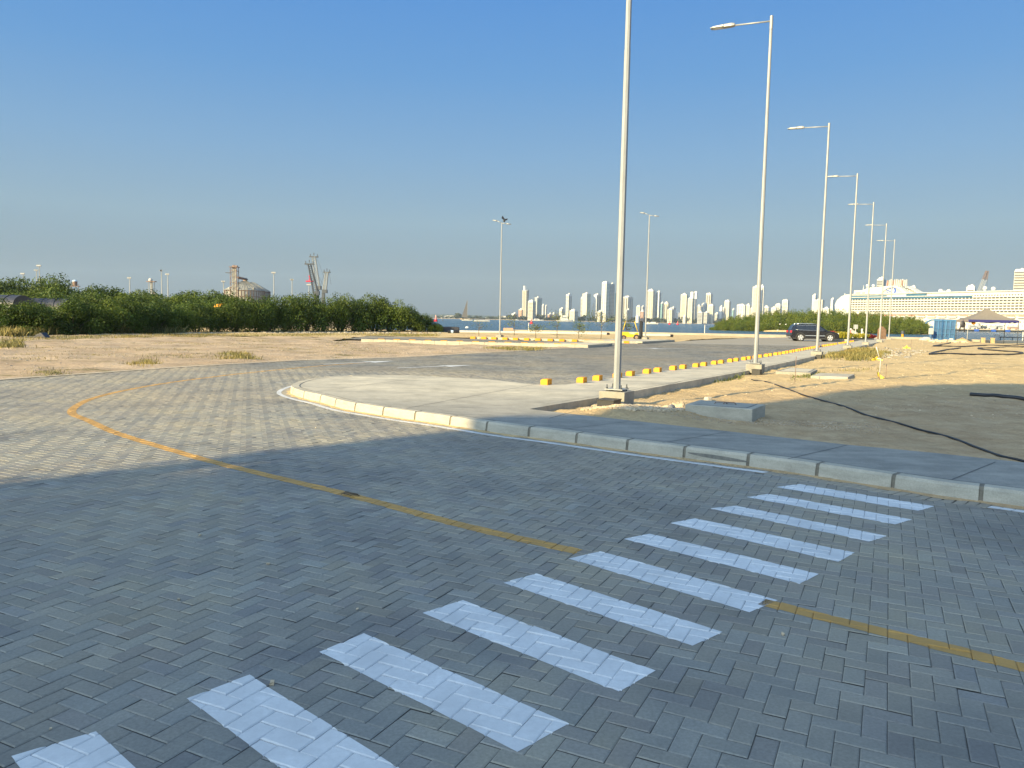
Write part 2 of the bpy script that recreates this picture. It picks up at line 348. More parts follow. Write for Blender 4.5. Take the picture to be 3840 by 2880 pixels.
M['cblue'] = plain('container_blue', (0.010, 0.075, 0.20), 0.5, 0, 0.22, 1.2)
M['cbluel'] = plain('container_blue_worn', (0.022, 0.12, 0.27), 0.5, 0, 0.22, 1.2)
M['canvas'] = plain('taupe_canvas', (0.20, 0.175, 0.145), 0.85, 0, 0.06, 0.8, 0.01)
M['canvasb'] = plain('blue_canvas', (0.028, 0.03, 0.15), 0.8)
M['canvasg'] = plain('grey_canvas', (0.22, 0.19, 0.18), 0.85)
M['silo'] = plain('corrugated_steel', (0.34, 0.335, 0.30), 0.55, 0.3, 0.18, 0.4)
M['rust'] = plain('rusty_steel', (0.22, 0.15, 0.115), 0.8, 0.1, 0.4, 0.6)
M['dsteel'] = plain('dark_steel', (0.06, 0.07, 0.085), 0.6, 0.1)
M['lsteel'] = plain('pale_steel', (0.30, 0.31, 0.30), 0.6, 0.1)
M['tarp'] = plain('dark_tarpaulin', (0.035, 0.035, 0.045), 0.5, 0, 0.3)
M['wood'] = plain('pale_timber', (0.55, 0.40, 0.22), 0.8, 0, 0.2)
M['pipew'] = plain('white_pipe', (0.60, 0.57, 0.50), 0.5, 0, 0.05)
M['pipeblue'] = plain('pale_blue_wrap', (0.45, 0.60, 0.75), 0.6)
M['tape'] = plain('yellow_tape', (0.80, 0.56, 0.04), 0.6, 0, 0.25, 5)
M['seawall'] = concrete('seawall_concrete', (0.42, 0.36, 0.27), (0.54, 0.47, 0.36), 0.6, False)
M['crate'] = M['wood']
M['hill'] = plain('distant_woodland', (0.055, 0.07, 0.045), 0.95, 0, 0.35, 0.02)
M['bird'] = plain('white_feathers', (0.85, 0.83, 0.78), 0.8)
M['brown'] = plain('brown_stone', (0.18, 0.11, 0.07), 0.9, 0, 0.3)
def water_mat():
    m, n, l, p = new_mat('harbour_water'); v = coord(n, l, 'World')
    p.inputs['Base Color'].default_value = (0.03, 0.075, 0.11, 1); p.inputs['Roughness'].default_value = 0.22; p.inputs['IOR'].default_value = 1.33
    s = noise(n, l, v, 0.012, 3, 0.5, (0.25, 1, 1)); l.new(ramp(n, l, s, [(0.35, (0.022, 0.062, 0.10)), (0.7, (0.055, 0.11, 0.15))]), p.inputs['Base Color'])
    f = noise(n, l, v, 0.9, 5, 0.7, (0.6, 1.3, 1)); f2 = noise(n, l, v, 0.12, 3, 0.6, (0.5, 1.5, 1))
    nb = bump(n, l, f, 0.9, 0.6, p); bump(n, l, f2, 0.7, 1.6, p, nb); return m
M['water'] = water_mat()

# ------------------------------------------------------------------ the setting: water, land
WZ = -1.5
MB().sheet([(-5600, -400), (5600, -400), (5600, 5600), (-5600, 5600)], WZ).build('water', M['water'])['kind'] = 'structure'
SW = [(-9, 99.5), (2, 100.5), (25, 102), (56, 104.5), (57, 92.5), (130, 90)]       # seawall line
land = [(-700, -250), (500, -250), (500, 85)] + SW[::-1] + [(-22, 112), (-110, 600), (-420, 900), (-700, 900)]
MB().prism(land, -4.0, -0.10).build('ground', M['sandL'])['kind'] = 'structure'

def smoothpath(pts, n=6):
    P = [np.array(p, float) for p in pts]; out = []
    for i in range(len(P) - 1):
        p0 = P[max(i - 1, 0)]; p1 = P[i]; p2 = P[i + 1]; p3 = P[min(i + 2, len(P) - 1)]
        for k in range(n):
            t = k / n; out.append(0.5 * ((2 * p1) + (-p0 + p2) * t + (2 * p0 - 5 * p1 + 4 * p2 - p3) * t * t + (-p0 + 3 * p1 - 3 * p2 + p3) * t ** 3))
    out.append(P[-1]); return np.array(out)
def resample(P, step):
    P = np.asarray(P, float); d = np.r_[0, np.cumsum(np.linalg.norm(np.diff(P, axis=0), axis=1))]
    n = max(2, int(round(d[-1] / step)) + 1); t = np.linspace(0, d[-1], n); return np.stack([np.interp(t, d, P[:, i]) for i in range(P.shape[1])], 1)
def offs(P, o):
    P = np.asarray(P, float); T = np.gradient(P, axis=0); T /= np.linalg.norm(T, axis=1)[:, None]
    return P + np.stack([T[:, 1], -T[:, 0]], 1) * o                      # + = right of travel
def inpoly(X, Y, poly):
    poly = np.asarray(poly); r = np.zeros(X.shape, bool); n = len(poly); j = n - 1
    for i in range(n):
        xi, yi = poly[i]; xj, yj = poly[j]
        c = ((yi > Y) != (yj > Y)) & (X < (xj - xi) * (Y - yi) / (yj - yi + 1e-12) + xi); r ^= c; j = i
    return r
def segdist(X, Y, P):
    d = np.full(X.shape, 1e9)
    for i in range(len(P) - 1):
        a = P[i]; b = P[i + 1]; v = b - a; L = v @ v + 1e-12
        t = np.clip(((X - a[0]) * v[0] + (Y - a[1]) * v[1]) / L, 0, 1); d = np.minimum(d, np.hypot(X - a[0] - t * v[0], Y - a[1] - t * v[1]))
    return d

# kerb base line from the right frame edge round the nose (travel: right to left, pavement on the right hand side)
kb_px = [(2212, 1098), (2040, 1075), (1850, 1045), (1690, 1020), (1540, 1000), (1410, 983), (1295, 967), (1190, 952), (1095, 940), (1012, 927), (935, 915), (870, 906), (800, 895), (743, 885), (690, 870), (660, 860), (642, 850)]
kb = [(8.2, 4.2), (6.6, 5.8)] + [G2(a * K, b * K) for a, b in kb_px]
kb = kb[:-2] + [(-4.25, 15.55), (-4.78, 16.5), (-5.0, 17.6), (-4.95, 18.7), (-4.55, 19.7), (-3.8, 20.4), (-2.9, 20.75)]
KB = smoothpath(kb, 6)
# strip of pavement running away to the right, front edge (parking side) and back edge (sand side)
SF = [(-2.0, 20.6), (-0.6, 19.6), (0.55, 18.35), (1.3, 18.5), (3.05, 21.45), (4.6, 24.1), (6.4, 26.95), (9.65, 32.5), (14.2, 40.5), (20.0, 51.4), (26.2, 62.6), (33.6, 76.0), (36, 80.5)]
SB = [(0.31, 13.28), (0.78, 14.05), (1.85, 15.65), (2.9, 17.4), (4.75, 20.45), (7.65, 25.2), (9.5, 28.5), (14.4, 37.2), (16.9, 41.6), (21.3, 49.5), (25.0, 56.2), (32.5, 69.6), (39.8, 82.7), (49.8, 100.5)]
SBN = [(8.9, 6.3), (6.0, 8.89), (5.26, 9.45), (4.38, 9.98), (3.28, 10.88), (1.11, 12.61), (0.31, 13.28)]
slab_poly = [tuple(p) for p in offs(KB, 0.20)] + SF[1:] + [(44, 96), (47.5, 101)] + SB[::-1][:-1] + SBN[::-1]
slab_poly += [(9.7, 5.4)]
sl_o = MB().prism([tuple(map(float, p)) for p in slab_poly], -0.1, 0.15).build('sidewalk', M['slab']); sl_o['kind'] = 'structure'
# kerb blocks with mortar joints
SEG = resample(KB, 0.805); mk = MB(); mm = MB()
fine = [resample(KB[:], 0.1)]
P0 = resample(KB, 0.805 / 8)
def kerb_run(P, i0, i1, mb, inset, z1, grow=0.0):
    A = offs(P, 0.0 + inset)[i0:i1 + 1]; B = offs(P, 0.045 + inset)[i0:i1 + 1]; Cc = offs(P, 0.198 + grow)[i0:i1 + 1]
    n = len(A); vs = []
    for k in range(n):
        bb = z1 - 0.018
        vs += [(*A[k], -0.05), (*(A[k] * 0.45 + B[k] * 0.55), bb * 0.92), (*B[k], z1), (*Cc[k], z1), (*Cc[k], -0.05)]
    fs = []
    for k in range(n - 1):
        for j in range(4): fs.append((k * 5 + j, (k + 1) * 5 + j, (k + 1) * 5 + j + 1, k * 5 + j + 1))
    fs = [f[::-1] for f in fs] + [(0, 1, 2, 3, 4), tuple((n - 1) * 5 + j for j in (4, 3, 2, 1, 0))]
    mb.add(vs, fs)
Pk = resample(KB, 0.0805); nb_ = (len(Pk) - 1) // 10
Pf = resample(KB, 0.0805 / 4)
for s in range(nb_):
    i0, i1 = s * 40, s * 40 + 40
    if i1 >= len(Pf): break
    kerb_run(Pf, i0 + 1, i1 - 1, mk, 0.0, 0.154 + random.uniform(-.002, .002))
kerb_run(Pf, 0, len(Pf) - 1, mm, 0.012, 0.147, -0.004)
mk.build('kerb', M['kerb'])['kind'] = 'structure'
mm.build('kerb_mortar', M['mortar'])['kind'] = 'structure'
# dark tyre scuff on one kerb block
def scuff(pa, pb, zc_, hh, name='kerb_scuff'):
    ia = int(np.argmin(np.hypot(*(Pf - np.array(G2(*pa))).T))); ib = int(np.argmin(np.hypot(*(Pf - np.array(G2(*pb))).T))); ia, ib = min(ia, ib), max(ia, ib)
    n = ib - ia + 1; vs = []
    for k in range(n):
        t = k / (n - 1); q = math.sin(math.pi * t) ** .6; z0 = zc_ - hh * q + .02 * (t - .5); z1 = zc_ + hh * q * .8 + .02 * (t - .5)
        for z in (z0, z1): P_ = offs(Pf, 0.025 * (z + .05) / .175 - .003)[ia + k]; vs.append((*P_, z))
    MB().add(vs, [(2 * k, 2 * k + 1, 2 * k + 3, 2 * k + 2) for k in range(n - 1)]).build(name, M['scuff'])['kind'] = 'structure'
scuff((2580, 1722), (2815, 1752), .075, .026)
# joints in the pavement
gj = MB()
def strip(mb, P, wd, z, z2=None):
    P = np.asarray(P, float); A = offs(P, wd / 2); B = offs(P, -wd / 2); n = len(P)
    zz = np.linspace(z, z if z2 is None else z2, n)
    mb.add([(*A[i], zz[i]) for i in range(n)] + [(*B[i], zz[i]) for i in range(n)], [(i, i + 1, n + i + 1, n + i)[::-1] if False else (n + i, n + i + 1, i + 1, i)[::-1] for i in range(n - 1)])
def fixup(o):
    import bmesh
    bm = bmesh.new(); bm.from_mesh(o.data); bmesh.ops.recalc_face_normals(bm, faces=bm.faces)
    for f in bm.faces:
        if f.normal.z < 0: f.normal_flip()
    bm.to_mesh(o.data); bm.free(); return o
strip(gj, offs(KB, 0.215), 0.014, 0.1535)
Lk = resample(KB, 0.05)
def near_idx(p): return int(np.argmin(np.hypot(Lk[:, 0] - p[0], Lk[:, 1] - p[1])))
for pa, pb in [((3569, 1799), (3733, 1733)), ((2955, 1721), (3176, 1670)), ((2483, 1661), (2727, 1620)), ((2099, 1611), (2352, 1582)), ((2060, 1569), (2560, 1428)), ((1500, 1536), (2100, 1424)), ((1180, 1470), (1700, 1400))]:
    a = np.array(G2(*pa, .15)); b = np.array(G2(*pb, .15)); strip(gj, resample([a, b], 0.3), 0.012, 0.1535)
for i in range(4, 60, 1):
    t = i * 2.27; P = resample(np.array(SB[2:]), 0.05); k = int(t / 0.05)
    if k >= len(P) - 60: break
    d = P[k + 5] - P[k]; d /= np.linalg.norm(d); nn = np.array([-d[1], d[0]])
    strip(gj, resample([P[k], P[k] + nn * 2.0], 0.5), 0.012, 0.1535)
strip(gj, offs(resample(np.array(SB[1:12]), .5), -0.16), 0.012, 0.1535)
fixup(gj.build('sidewalk_joints', M['groove']))['kind'] = 'structure'

# road outline
far_px = [(0, 1424), (350, 1400), (700, 1375), (1150, 1350), (1550, 1338), (1850, 1321), (2100, 1307), (2205, 1303)]
FE = np.array([(-14.5, -6), (-14.0, 6), (-13.0, 14)] + [G2(*p) for p in far_px])
k1a = np.array(G2(1354, 1283)); k1b = np.array(G2(2205, 1304.5)); k1c = np.array((6.9, 53.5))
k2a = np.array(G2(1765, 1270)); k2b = np.array(G2(2409, 1289)); k2c = np.array(G2(2530, 1281.5))
road_poly = [tuple(p) for p in FE] + [tuple(k1b), tuple(k1c), (-12.5, 56.5), (-12.5, 66), tuple(k2a), tuple(k2b), tuple(k2c), G2(2620, 1275), G2(2829, 1266.5), G2(2960, 1265), (42, 100), (47, 101), (36, 80.5)] \
    + SF[::-1][1:-1] + [tuple(p) for p in KB[::-1]] + [(12, -6)]
road_poly = [tuple(map(float, p)) for p in road_poly]
MB().sheet(road_poly, -0.0075).build('road_bed', M['bed'])['kind'] = 'structure'

# herringbone pavers: true blocks with chamfered edges near the camera, flat tops further away
UNIT = 0.0985; ANG = math.radians(-26.0)
E1 = np.array([math.cos(ANG), math.sin(ANG)]); E2 = np.array([-E1[1], E1[0]]); ANC = np.array([1.305, 3.158])
def brick_grid():
    x0, x1, y0, y1 = -16.0, 30.0, 1.5, 62.0
    cs = np.array([[x0, y0], [x1, y0], [x1, y1], [x0, y1]]) - ANC
    u = cs @ E1 / UNIT; v = cs @ E2 / UNIT
    I, J = np.meshgrid(np.arange(int(u.min()) - 2, int(u.max()) + 2), np.arange(int(v.min()) - 2, int(v.max()) + 2), indexing='ij')
    I = I.ravel(); J = J.ravel(); k = (I + J) % 4
    h = k == 0; vv = k == 2
    lo = np.concatenate([np.stack([I[h], J[h]], 1), np.stack([I[vv], J[vv]], 1)]).astype(float)
    sz = np.concatenate([np.tile([2., 1.], (h.sum(), 1)), np.tile([1., 2.], (vv.sum(), 1))])
    c = lo + sz / 2; W = ANC + (c[:, :1] * E1 + c[:, 1:] * E2) * UNIT
    m = (W[:, 0] > x0) & (W[:, 0] < x1) & (W[:, 1] > y0) & (W[:, 1] < y1)
    m &= (np.abs(W[:, 0]) < 0.70 * W[:, 1] + 1.2)
    lo, sz, W = lo[m], sz[m], W[m]
    m = inpoly(W[:, 0], W[:, 1], road_poly); m &= segdist(W[:, 0], W[:, 1], KB[::3]) > 0.215
    m &= segdist(W[:, 0], W[:, 1], FE) > 0.12
    return lo[m], sz[m], W[m]
lo, sz, WC = brick_grid(); NB = len(lo)
jt = 0.0012 / UNIT; bv = 0.0062 / UNIT
tilt = rng.normal(0, 0.009, (NB, 2)); dz = rng.normal(0, 0.0011, NB)
val = np.clip(rng.normal(0.248, 0.018, NB), 0.17, 0.31); hue = rng.normal(0, 0.02, NB)
cold = rng.random(NB) < 0.22; val[cold] *= 0.90
bcol = np.stack([val * (1.0 + hue), val * 0.97, val * (0.86 - hue) + np.where(cold, 0.012, 0)], 1)
def corners(ins):
    a = lo + ins; b = lo + sz - ins
    c = np.stack([np.stack([a[:, 0], a[:, 1]], 1), np.stack([b[:, 0], a[:, 1]], 1), np.stack([b[:, 0], b[:, 1]], 1), np.stack([a[:, 0], b[:, 1]], 1)], 1)
    xy = ANC + (c[..., :1] * E1 + c[..., 1:] * E2) * UNIT; return xy
def zt(xy, drop):
    r = xy - WC[:, None, :]; return (r * tilt[:, None, :]).sum(-1) + dz[:, None] - drop
top_xy = corners(jt + bv); edge_xy = corners(jt)
top_z = zt(top_xy, 0.0); edge_z = zt(edge_xy, 0.0040); low_z = None
near = WC[:, 1] < 24
def pack():
    V = []; Q = []; Cc = []
    T = np.concatenate([top_xy, top_z[..., None]], -1); Ed = np.concatenate([edge_xy, edge_z[..., None]], -1)
    # near: 8 verts, 5 faces
    n = near.sum(); V.append(np.concatenate([T[near], Ed[near]], 1).reshape(-1, 3)); b = np.arange(n)[:, None] * 8
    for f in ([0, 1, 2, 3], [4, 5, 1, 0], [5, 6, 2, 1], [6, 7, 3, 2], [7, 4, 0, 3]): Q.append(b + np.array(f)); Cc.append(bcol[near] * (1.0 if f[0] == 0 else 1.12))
    fr = ~near; m = fr.sum(); V.append(Ed[fr].reshape(-1, 3) + np.array([0, 0, 0.004])); b = n * 8 + np.arange(m)[:, None] * 4; Q.append(b + np.array([0, 1, 2, 3])); Cc.append(bcol[fr])
    return np.concatenate(V), np.concatenate(Q), np.concatenate(Cc)
V, Q, Cc = pack()
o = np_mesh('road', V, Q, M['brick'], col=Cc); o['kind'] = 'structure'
MB().sheet([(x, y) for x, y in [(-12.4, 56.6), (3.5, 55.8), (14.5, 57.0), (22.6, 57.2), (26.0, 62.7), (33.4, 76.1), (35.8, 80.6), (46.5, 100.5), (41, 99.8)] + [G2(2960, 1265), G2(2829, 1266.5), G2(2620, 1275), tuple(k2c), tuple(k2b), tuple(k2a), (-12.4, 65.9)]], -0.003).build('far_road', M['farpave'])['kind'] = 'structure'

def clip_poly(poly, clip):
    out = poly
    for i in range(len(clip)):
        a = clip[i]; b = clip[(i + 1) % len(clip)]; inp = out; out = []
        if not inp: return []
        nx, ny = -(b[1] - a[1]), b[0] - a[0]
        ds = [(p[0] - a[0]) * nx + (p[1] - a[1]) * ny for p in inp]
        for j in range(len(inp)):
            p, q = inp[j], inp[(j + 1) % len(inp)]; dp, dq = ds[j], ds[(j + 1) % len(inp)]
            if dp >= 0: out.append(p)
            if (dp >= 0) != (dq >= 0):
                t = dp / (dp - dq); out.append(tuple(p[k] + (q[k] - p[k]) * t for k in range(3)))
    return out
def ccw(P):
    a = sum(P[i][0] * P[(i + 1) % len(P)][1] - P[(i + 1) % len(P)][0] * P[i][1] for i in range(len(P))); return P if a > 0 else P[::-1]
def paint(mb, region, dzp=0.0016):
    region = ccw([tuple(map(float, p)) for p in region]); R = np.array(region)
    lo_, hi_ = R.min(0) - 0.15, R.max(0) + 0.15
    idx = np.where((WC[:, 0] > lo_[0]) & (WC[:, 0] < hi_[0]) & (WC[:, 1] > lo_[1]) & (WC[:, 1] < hi_[1]))[0]
    for i in idx:
        T = [(*top_xy[i, k], top_z[i, k] + dzp) for k in range(4)]; Ed = [(*edge_xy[i, k], edge_z[i, k] + dzp) for k in range(4)]
        Lw = [(*(edge_xy[i, k] + (edge_xy[i, k] - WC[i]) * 0.012), edge_z[i, k] - 0.004) for k in range(4)]
        for poly in (T, [Ed[0], Ed[1], T[1], T[0]], [Ed[1], Ed[2], T[2], T[1]], [Ed[2], Ed[3], T[3], T[2]], [Ed[3], Ed[0], T[0], T[3]],
                     [Lw[0], Lw[1], Ed[1], Ed[0]], [Lw[1], Lw[2], Ed[2], Ed[1]], [Lw[2], Lw[3], Ed[3], Ed[2]], [Lw[3], Lw[0], Ed[0], Ed[3]]):
            c = clip_poly(poly, region)
            if len(c) >= 3: mb.add(c, [tuple(range(len(c)))])
# zebra crossing
zs = [[(2.79, 7.95), (3.10, 8.12), (4.05, 7.22), (3.79, 7.02)], [(2.33, 7.45), (2.60, 7.62), (3.57, 6.70), (3.33, 6.52)], [(1.85, 6.95), (2.12, 7.09), (3.07, 6.14), (2.85, 5.97)],
      [(1.37, 6.41), (1.62, 6.59), (2.60, 5.66), (2.38, 5.43)], [(0.90, 5.91), (1.13, 6.07), (2.13, 5.15), (1.92, 4.94)], [(0.43, 5.38), (0.68, 5.57), (1.67, 4.63), (1.43, 4.42)],
      [(-0.03, 4.85), (0.19, 5.04), (1.19, 4.12), (0.98, 3.93)], [(-0.49, 4.31), (-0.27, 4.52), (0.73, 3.63), (0.52, 3.41)], [(-0.95, 3.77), (-0.77, 4.01), (0.27, 3.12), (0.05, 2.90)],
      [(-1.41, 3.27), (-1.21, 3.50), (-0.20, 2.60), (-0.42, 2.38)], [(-1.88, 2.80), (-1.66, 2.99), (-0.65, 2.10), (-0.87, 1.88)], [(-2.34, 2.28), (-2.12, 2.47), (-1.12, 1.58), (-1.34, 1.36)]]
zm = MB()
for q in zs: paint(zm, q)
zm.build('crosswalk_marking', M['wpaint'])['kind'] = 'structure'
def paint_line(mb, P, wd, step=0.25):
    P = resample(P, step); A = offs(P, wd / 2); B = offs(P, -wd / 2)
    for i in range(len(P) - 1): paint(mb, [A[i], A[i + 1], B[i + 1], B[i]])
yp = smoothpath([G2(a * K, b * K) for a, b in [(1250, 1192), (1000, 1135), (750, 1068), (500, 1008), (380, 975), (250, 935), (190, 908)]] + [(-7.25, 12.6), (-7.75, 13.6), (-8.15, 14.9), (-8.35, 16.5), (-8.3, 18.5), (-7.9, 21), (-7.3, 23.3), (-6.4, 26), (-5.0, 29)], 5)
ym = MB(); paint_line(ym, yp, 0.135)
yq = np.array([(1.56, 4.60), (2.1, 4.17), (2.66, 3.71), (3.3, 3.2), (4.2, 2.45)]); paint_line(ym, yq, 0.125)
ym.build('centre_line_marking', M['ypaint'])['kind'] = 'structure'
# border course of pavers along the kerb, painted white
bm_ = MB(); bw = MB(); PB = resample(KB, 0.1005); T = np.gradient(PB, axis=0); T /= np.linalg.norm(T, axis=1)[:, None]; Nn = np.stack([T[:, 1], -T[:, 0]], 1)
zc = np.array([(3.0, 8.35), (4.35, 7.55)])
for i in range(len(PB) - 1):
    c = (PB[i] + PB[i + 1]) / 2
    if c[1] > 26: continue
    t = T[i]; nrm = Nn[i]; sk = t * 0.03
    def q(u0, u1, w0, w1): return [PB[i] + t * u0 - nrm * w0, PB[i] + t * u1 - nrm * w0, PB[i] + t * u1 - nrm * w1 + sk, PB[i] + t * u0 - nrm * w1 + sk]
    z = 0.002 + random.uniform(-.001, .001)
    a = q(0.004, 0.097, 0.012, 0.235); b = q(0.009, 0.092, 0.018, 0.229)
    bm_.add([(*p, z - 0.006) for p in a] + [(*p, z) for p in b], [(4, 5, 6, 7), (0, 1, 5, 4), (1, 2, 6, 5), (2, 3, 7, 6), (3, 0, 4, 7)])
    px = c[0]
    if 3.08 < px < 4.72 and c[1] < 9: continue
    o0 = 0.13 if c[1] < 14.5 else 0.13 + min(0.05, (c[1] - 14.5) * 0.02)
    a = q(0.003, 0.098, o0, o0 + 0.10); bw.add([(*p, z + 0.002) for p in a], [(0, 1, 2, 3)])
fixup(bm_.build('border_course', M['farpave']))['kind'] = 'structure'
fixup(bw.build('edge_line_marking', M['wpaint']))['kind'] = 'structure'
# sand washed against the kerb foot
ds = MB(); Pd = resample(KB, 0.08); wv = 0.05 + 0.035 * np.sin(np.arange(len(Pd)) * 0.9) + 0.02 * rng.random(len(Pd)); wv = np.clip(wv, 0.02, 0.1)
T = np.gradient(Pd, axis=0); T /= np.linalg.norm(T, axis=1)[:, None]; Nn = np.stack([T[:, 1], -T[:, 0]], 1)
A = Pd + Nn * 0.02; B = Pd - Nn * wv[:, None]; n = len(Pd)
ds.add([(*p, 0.016) for p in A] + [(*p, 0.003) for p in B], [(i, i + 1, n + i + 1, n + i) for i in range(n - 1)])
fixup(ds.build('washed_sand', M['sandR']))['kind'] = 'structure'
# far edge: flush concrete edging with white line, and lane arrows
ed = MB(); strip(ed, resample(FE[2:], 1.0), 0.22, 0.012); fixup(ed.build('road_edging', M['seawall']))['kind'] = 'structure'
ar = MB()
def arrow(mb, p, d, L=3.4):
    d = np.array(d, float); d /= np.linalg.norm(d); n_ = np.array([-d[1], d[0]]); p = np.array(p)
    q = lambda a, b: (*(p + d * a + n_ * b), 0.009)
    mb.add([q(0, -.07), q(L * .62, -.07), q(L * .62, .07), q(0, .07)], [(0, 1, 2, 3)]); mb.add([q(L * .60, -.35), q(L, 0), q(L * .60, .35)], [(0, 1, 2)])
arrow(ar, G2(1215, 1367), np.array(G2(1377, 1359)) - np.array(G2(1215, 1367)), 3.6)
arrow(ar, G2(1490, 1381), np.array(G2(1665, 1374)) - np.array(G2(1490, 1381)), 3.4)
arrow(ar, G2(2340, 1306), (1, 0.05), 3.0); arrow(ar, G2(2570, 1308.5), (-1, -0.05), 3.0)
for i in range(15):
    a = np.array(G2(2560 + i * 36.5, 1287 + i * 0.55)); ar.add([(a[0], a[1], .009), (a[0] + .75, a[1] + .05, .009), (a[0] + .75, a[1] + .3, .009), (a[0], a[1] + .25, .009)], [(0, 1, 2, 3)])
fixup(ar.build('lane_marking', M['wpaint']))['kind'] = 'structure'

# ------------------------------------------------------------------ sand lots with relief
def vnoise(X, Y, s, seed=0):
    r = np.random.default_rng(seed); T_ = r.random((256, 256)); x = X / s; y = Y / s
    xi = np.floor(x).astype(int); yi = np.floor(y).astype(int); fx = x - xi; fy = y - yi; fx = fx * fx * (3 - 2 * fx); fy = fy * fy * (3 - 2 * fy)
    g = lambda a, b: T_[a % 256, b % 256]
    return (g(xi, yi) * (1 - fx) + g(xi + 1, yi) * fx) * (1 - fy) + (g(xi, yi + 1) * (1 - fx) + g(xi + 1, yi + 1) * fx) * fy
SBA = np.array(SB); SLP = slab_poly
def hR(X, Y):
    h = 0.085 + 0.09 * (vnoise(X, Y, 5, 1) - .5) + 0.05 * (vnoise(X, Y, 1.3, 2) - .5) + 0.045 * (vnoise(X, Y, .5, 3) - .5) + 0.035 * (vnoise(X, Y, .22, 9) - .5)
    d = segdist(X, Y, SBA[:12]); h -= 0.10 * np.exp(-(d / 0.9) ** 2) * (1 if True else 0)
    d2 = np.hypot(X - 1.9, Y - 13.2); h += 0.11 * np.exp(-(d2 / 1.1) ** 2)
    d3 = segdist(X, Y, np.array(SBN)); h = np.where(d3 < 0.5, np.minimum(h, 0.125), h)
    far = np.clip((Y - 40) / 40, 0, 1); h += far * 0.12 * (vnoise(X, Y, 9, 5) - .3)
    return h
def grid_mesh(name, x0, x1, y0, y1, s, hf, mat, keep):
    xs = np.arange(x0, x1 + s, s); ys = np.arange(y0, y1 + s, s); X, Y = np.meshgrid(xs, ys, indexing='ij'); H = hf(X, Y)
    V = np.stack([X, Y, H], -1).reshape(-1, 3); ny = len(ys); I, J = np.meshgrid(np.arange(len(xs) - 1), np.arange(ny - 1), indexing='ij')
    a = (I * ny + J).ravel(); Q = np.stack([a, a + ny, a + ny + 1, a + 1], 1)
    m = keep(X[:-1, :-1].ravel() + s / 2, Y[:-1, :-1].ravel() + s / 2); Q = Q[m]
    u, inv = np.unique(Q, return_inverse=True); o = np_mesh(name, V[u], inv.reshape(Q.shape), mat, smooth=True); o['kind'] = 'structure'; return o
inner = [tuple(p) for p in SBN[:-1]] + [tuple(p) for p in SB] + [(60, 104), (58, 92), (135, 89), (135, 3), (12, 3)]
kR = lambda X, Y: inpoly(X, Y, inner) | ((segdist(X, Y, np.array(SBN)) < .3) & (X > 0)) | (segdist(X, Y, SBA) < .3)
grid_mesh('sand_lot', 0, 19, 4, 31, 0.1, hR, M['sandR'], lambda X, Y: kR(X, Y) & (X < 19) & (Y < 31))
grid_mesh('sand_lot_far', 0, 100, 4, 104.4, 0.28, lambda X, Y: hR(X, Y) - 0.0 - 0.06 * ((X < 18.4) & (Y < 30.4)), M['sandR'], lambda X, Y: kR(X, Y) & ((X > 18.5) | (Y > 30.5)) & (Y < np.where(X < 56.5, 103.8, 91.9)))
leftp = [tuple(p) for p in FE] + [tuple(k1b), tuple(k1a), (-40, 52), (-150, 60), (-150, 0), (-14.5, -6)]
def hL(X, Y):
    h = 0.015 + 0.10 * (vnoise(X, Y, 4, 11) - .5) + 0.10 * (vnoise(X, Y, 1.0, 12) - .5) + 0.06 * (vnoise(X, Y, .45, 13) - .5); d = segdist(X, Y, FE)
    return np.where(d < 0.8, h * d / 0.8 - .01, h)
grid_mesh('sandy_field', -75, 5, 8, 58, 0.22, hL, M['sandL'], lambda X, Y: (inpoly(X, Y, [tuple(p) for p in FE] + [tuple(k1b), tuple(k1a), (-12.4, 50.5), (-12.4, 58), (-80, 58), (-80, 8), (-14.5, 8)])))
bk = [tuple(k2a), tuple(k2b), tuple(k2c), G2(2620, 1275), G2(2829, 1266.5), (30, 101.5), (2, 100.3), (-9, 99.3), (-60, 99), (-60, 57.9), (-12.4, 57.9), (-12.4, 65.9)]
grid_mesh('sandy_verge', -60, 34, 57, 102, 0.4, lambda X, Y: 0.03 + 0.14 * (vnoise(X, Y, 3, 21) - .5) + 0.05 * (vnoise(X, Y, .8, 22) - .5), M['sandR'], lambda X, Y: inpoly(X, Y, bk))

# ------------------------------------------------------------------ kerbs across the road, seawall
def kerb_simple(name, P, h, wd, mat, label):
    mb = MB(); mo = MB(); P = resample(P, 0.8)
    for i in range(len(P) - 1):
        a, b = P[i], P[i + 1]; t = (b - a) / np.linalg.norm(b - a); n_ = np.array([-t[1], t[0]])
        q = [a + t * .012, b - t * .012, b - t * .012 + n_ * wd, a + t * .012 + n_ * wd]
        mb.prism([tuple(x) for x in q], -0.08, h); q = [a + n_ * .01, b + n_ * .01, b + n_ * (wd - .01), a + n_ * (wd - .01)]; mo.prism([tuple(x) for x in q], -0.08, h - .012)
    o = mb.build(name, mat); o['kind'] = 'structure'; o2 = mo.build(name + '_mortar', M['mortar']); o2['kind'] = 'structure'
kerb_simple('parking_kerb', np.array([k1a, k1b]), 0.20, 0.16, M['kerb'], '')
kerb_simple('parking_kerb_end', np.array([k1b, (k1b + k1c) / 2 + np.array([.3, -.2]), k1c]), 0.17, 0.16, M['kerb'], '')
kerb_simple('verge_kerb', np.array([k2a, k2b]), 0.17, 0.16, M['kerb'], '')
kerb_simple('verge_kerb_end', np.array([k2b, k2c]), 0.17, 0.16, M['kerb'], '')
isl = MB(); isl.prism([tuple(k1b + np.array([-6.3, .42])), tuple(k1b + np.array([-.1, .17])), tuple(k1c + np.array([-.2, 0.1])), tuple(k1c + np.array([-2.2, .4]))], -.05, 0.165)
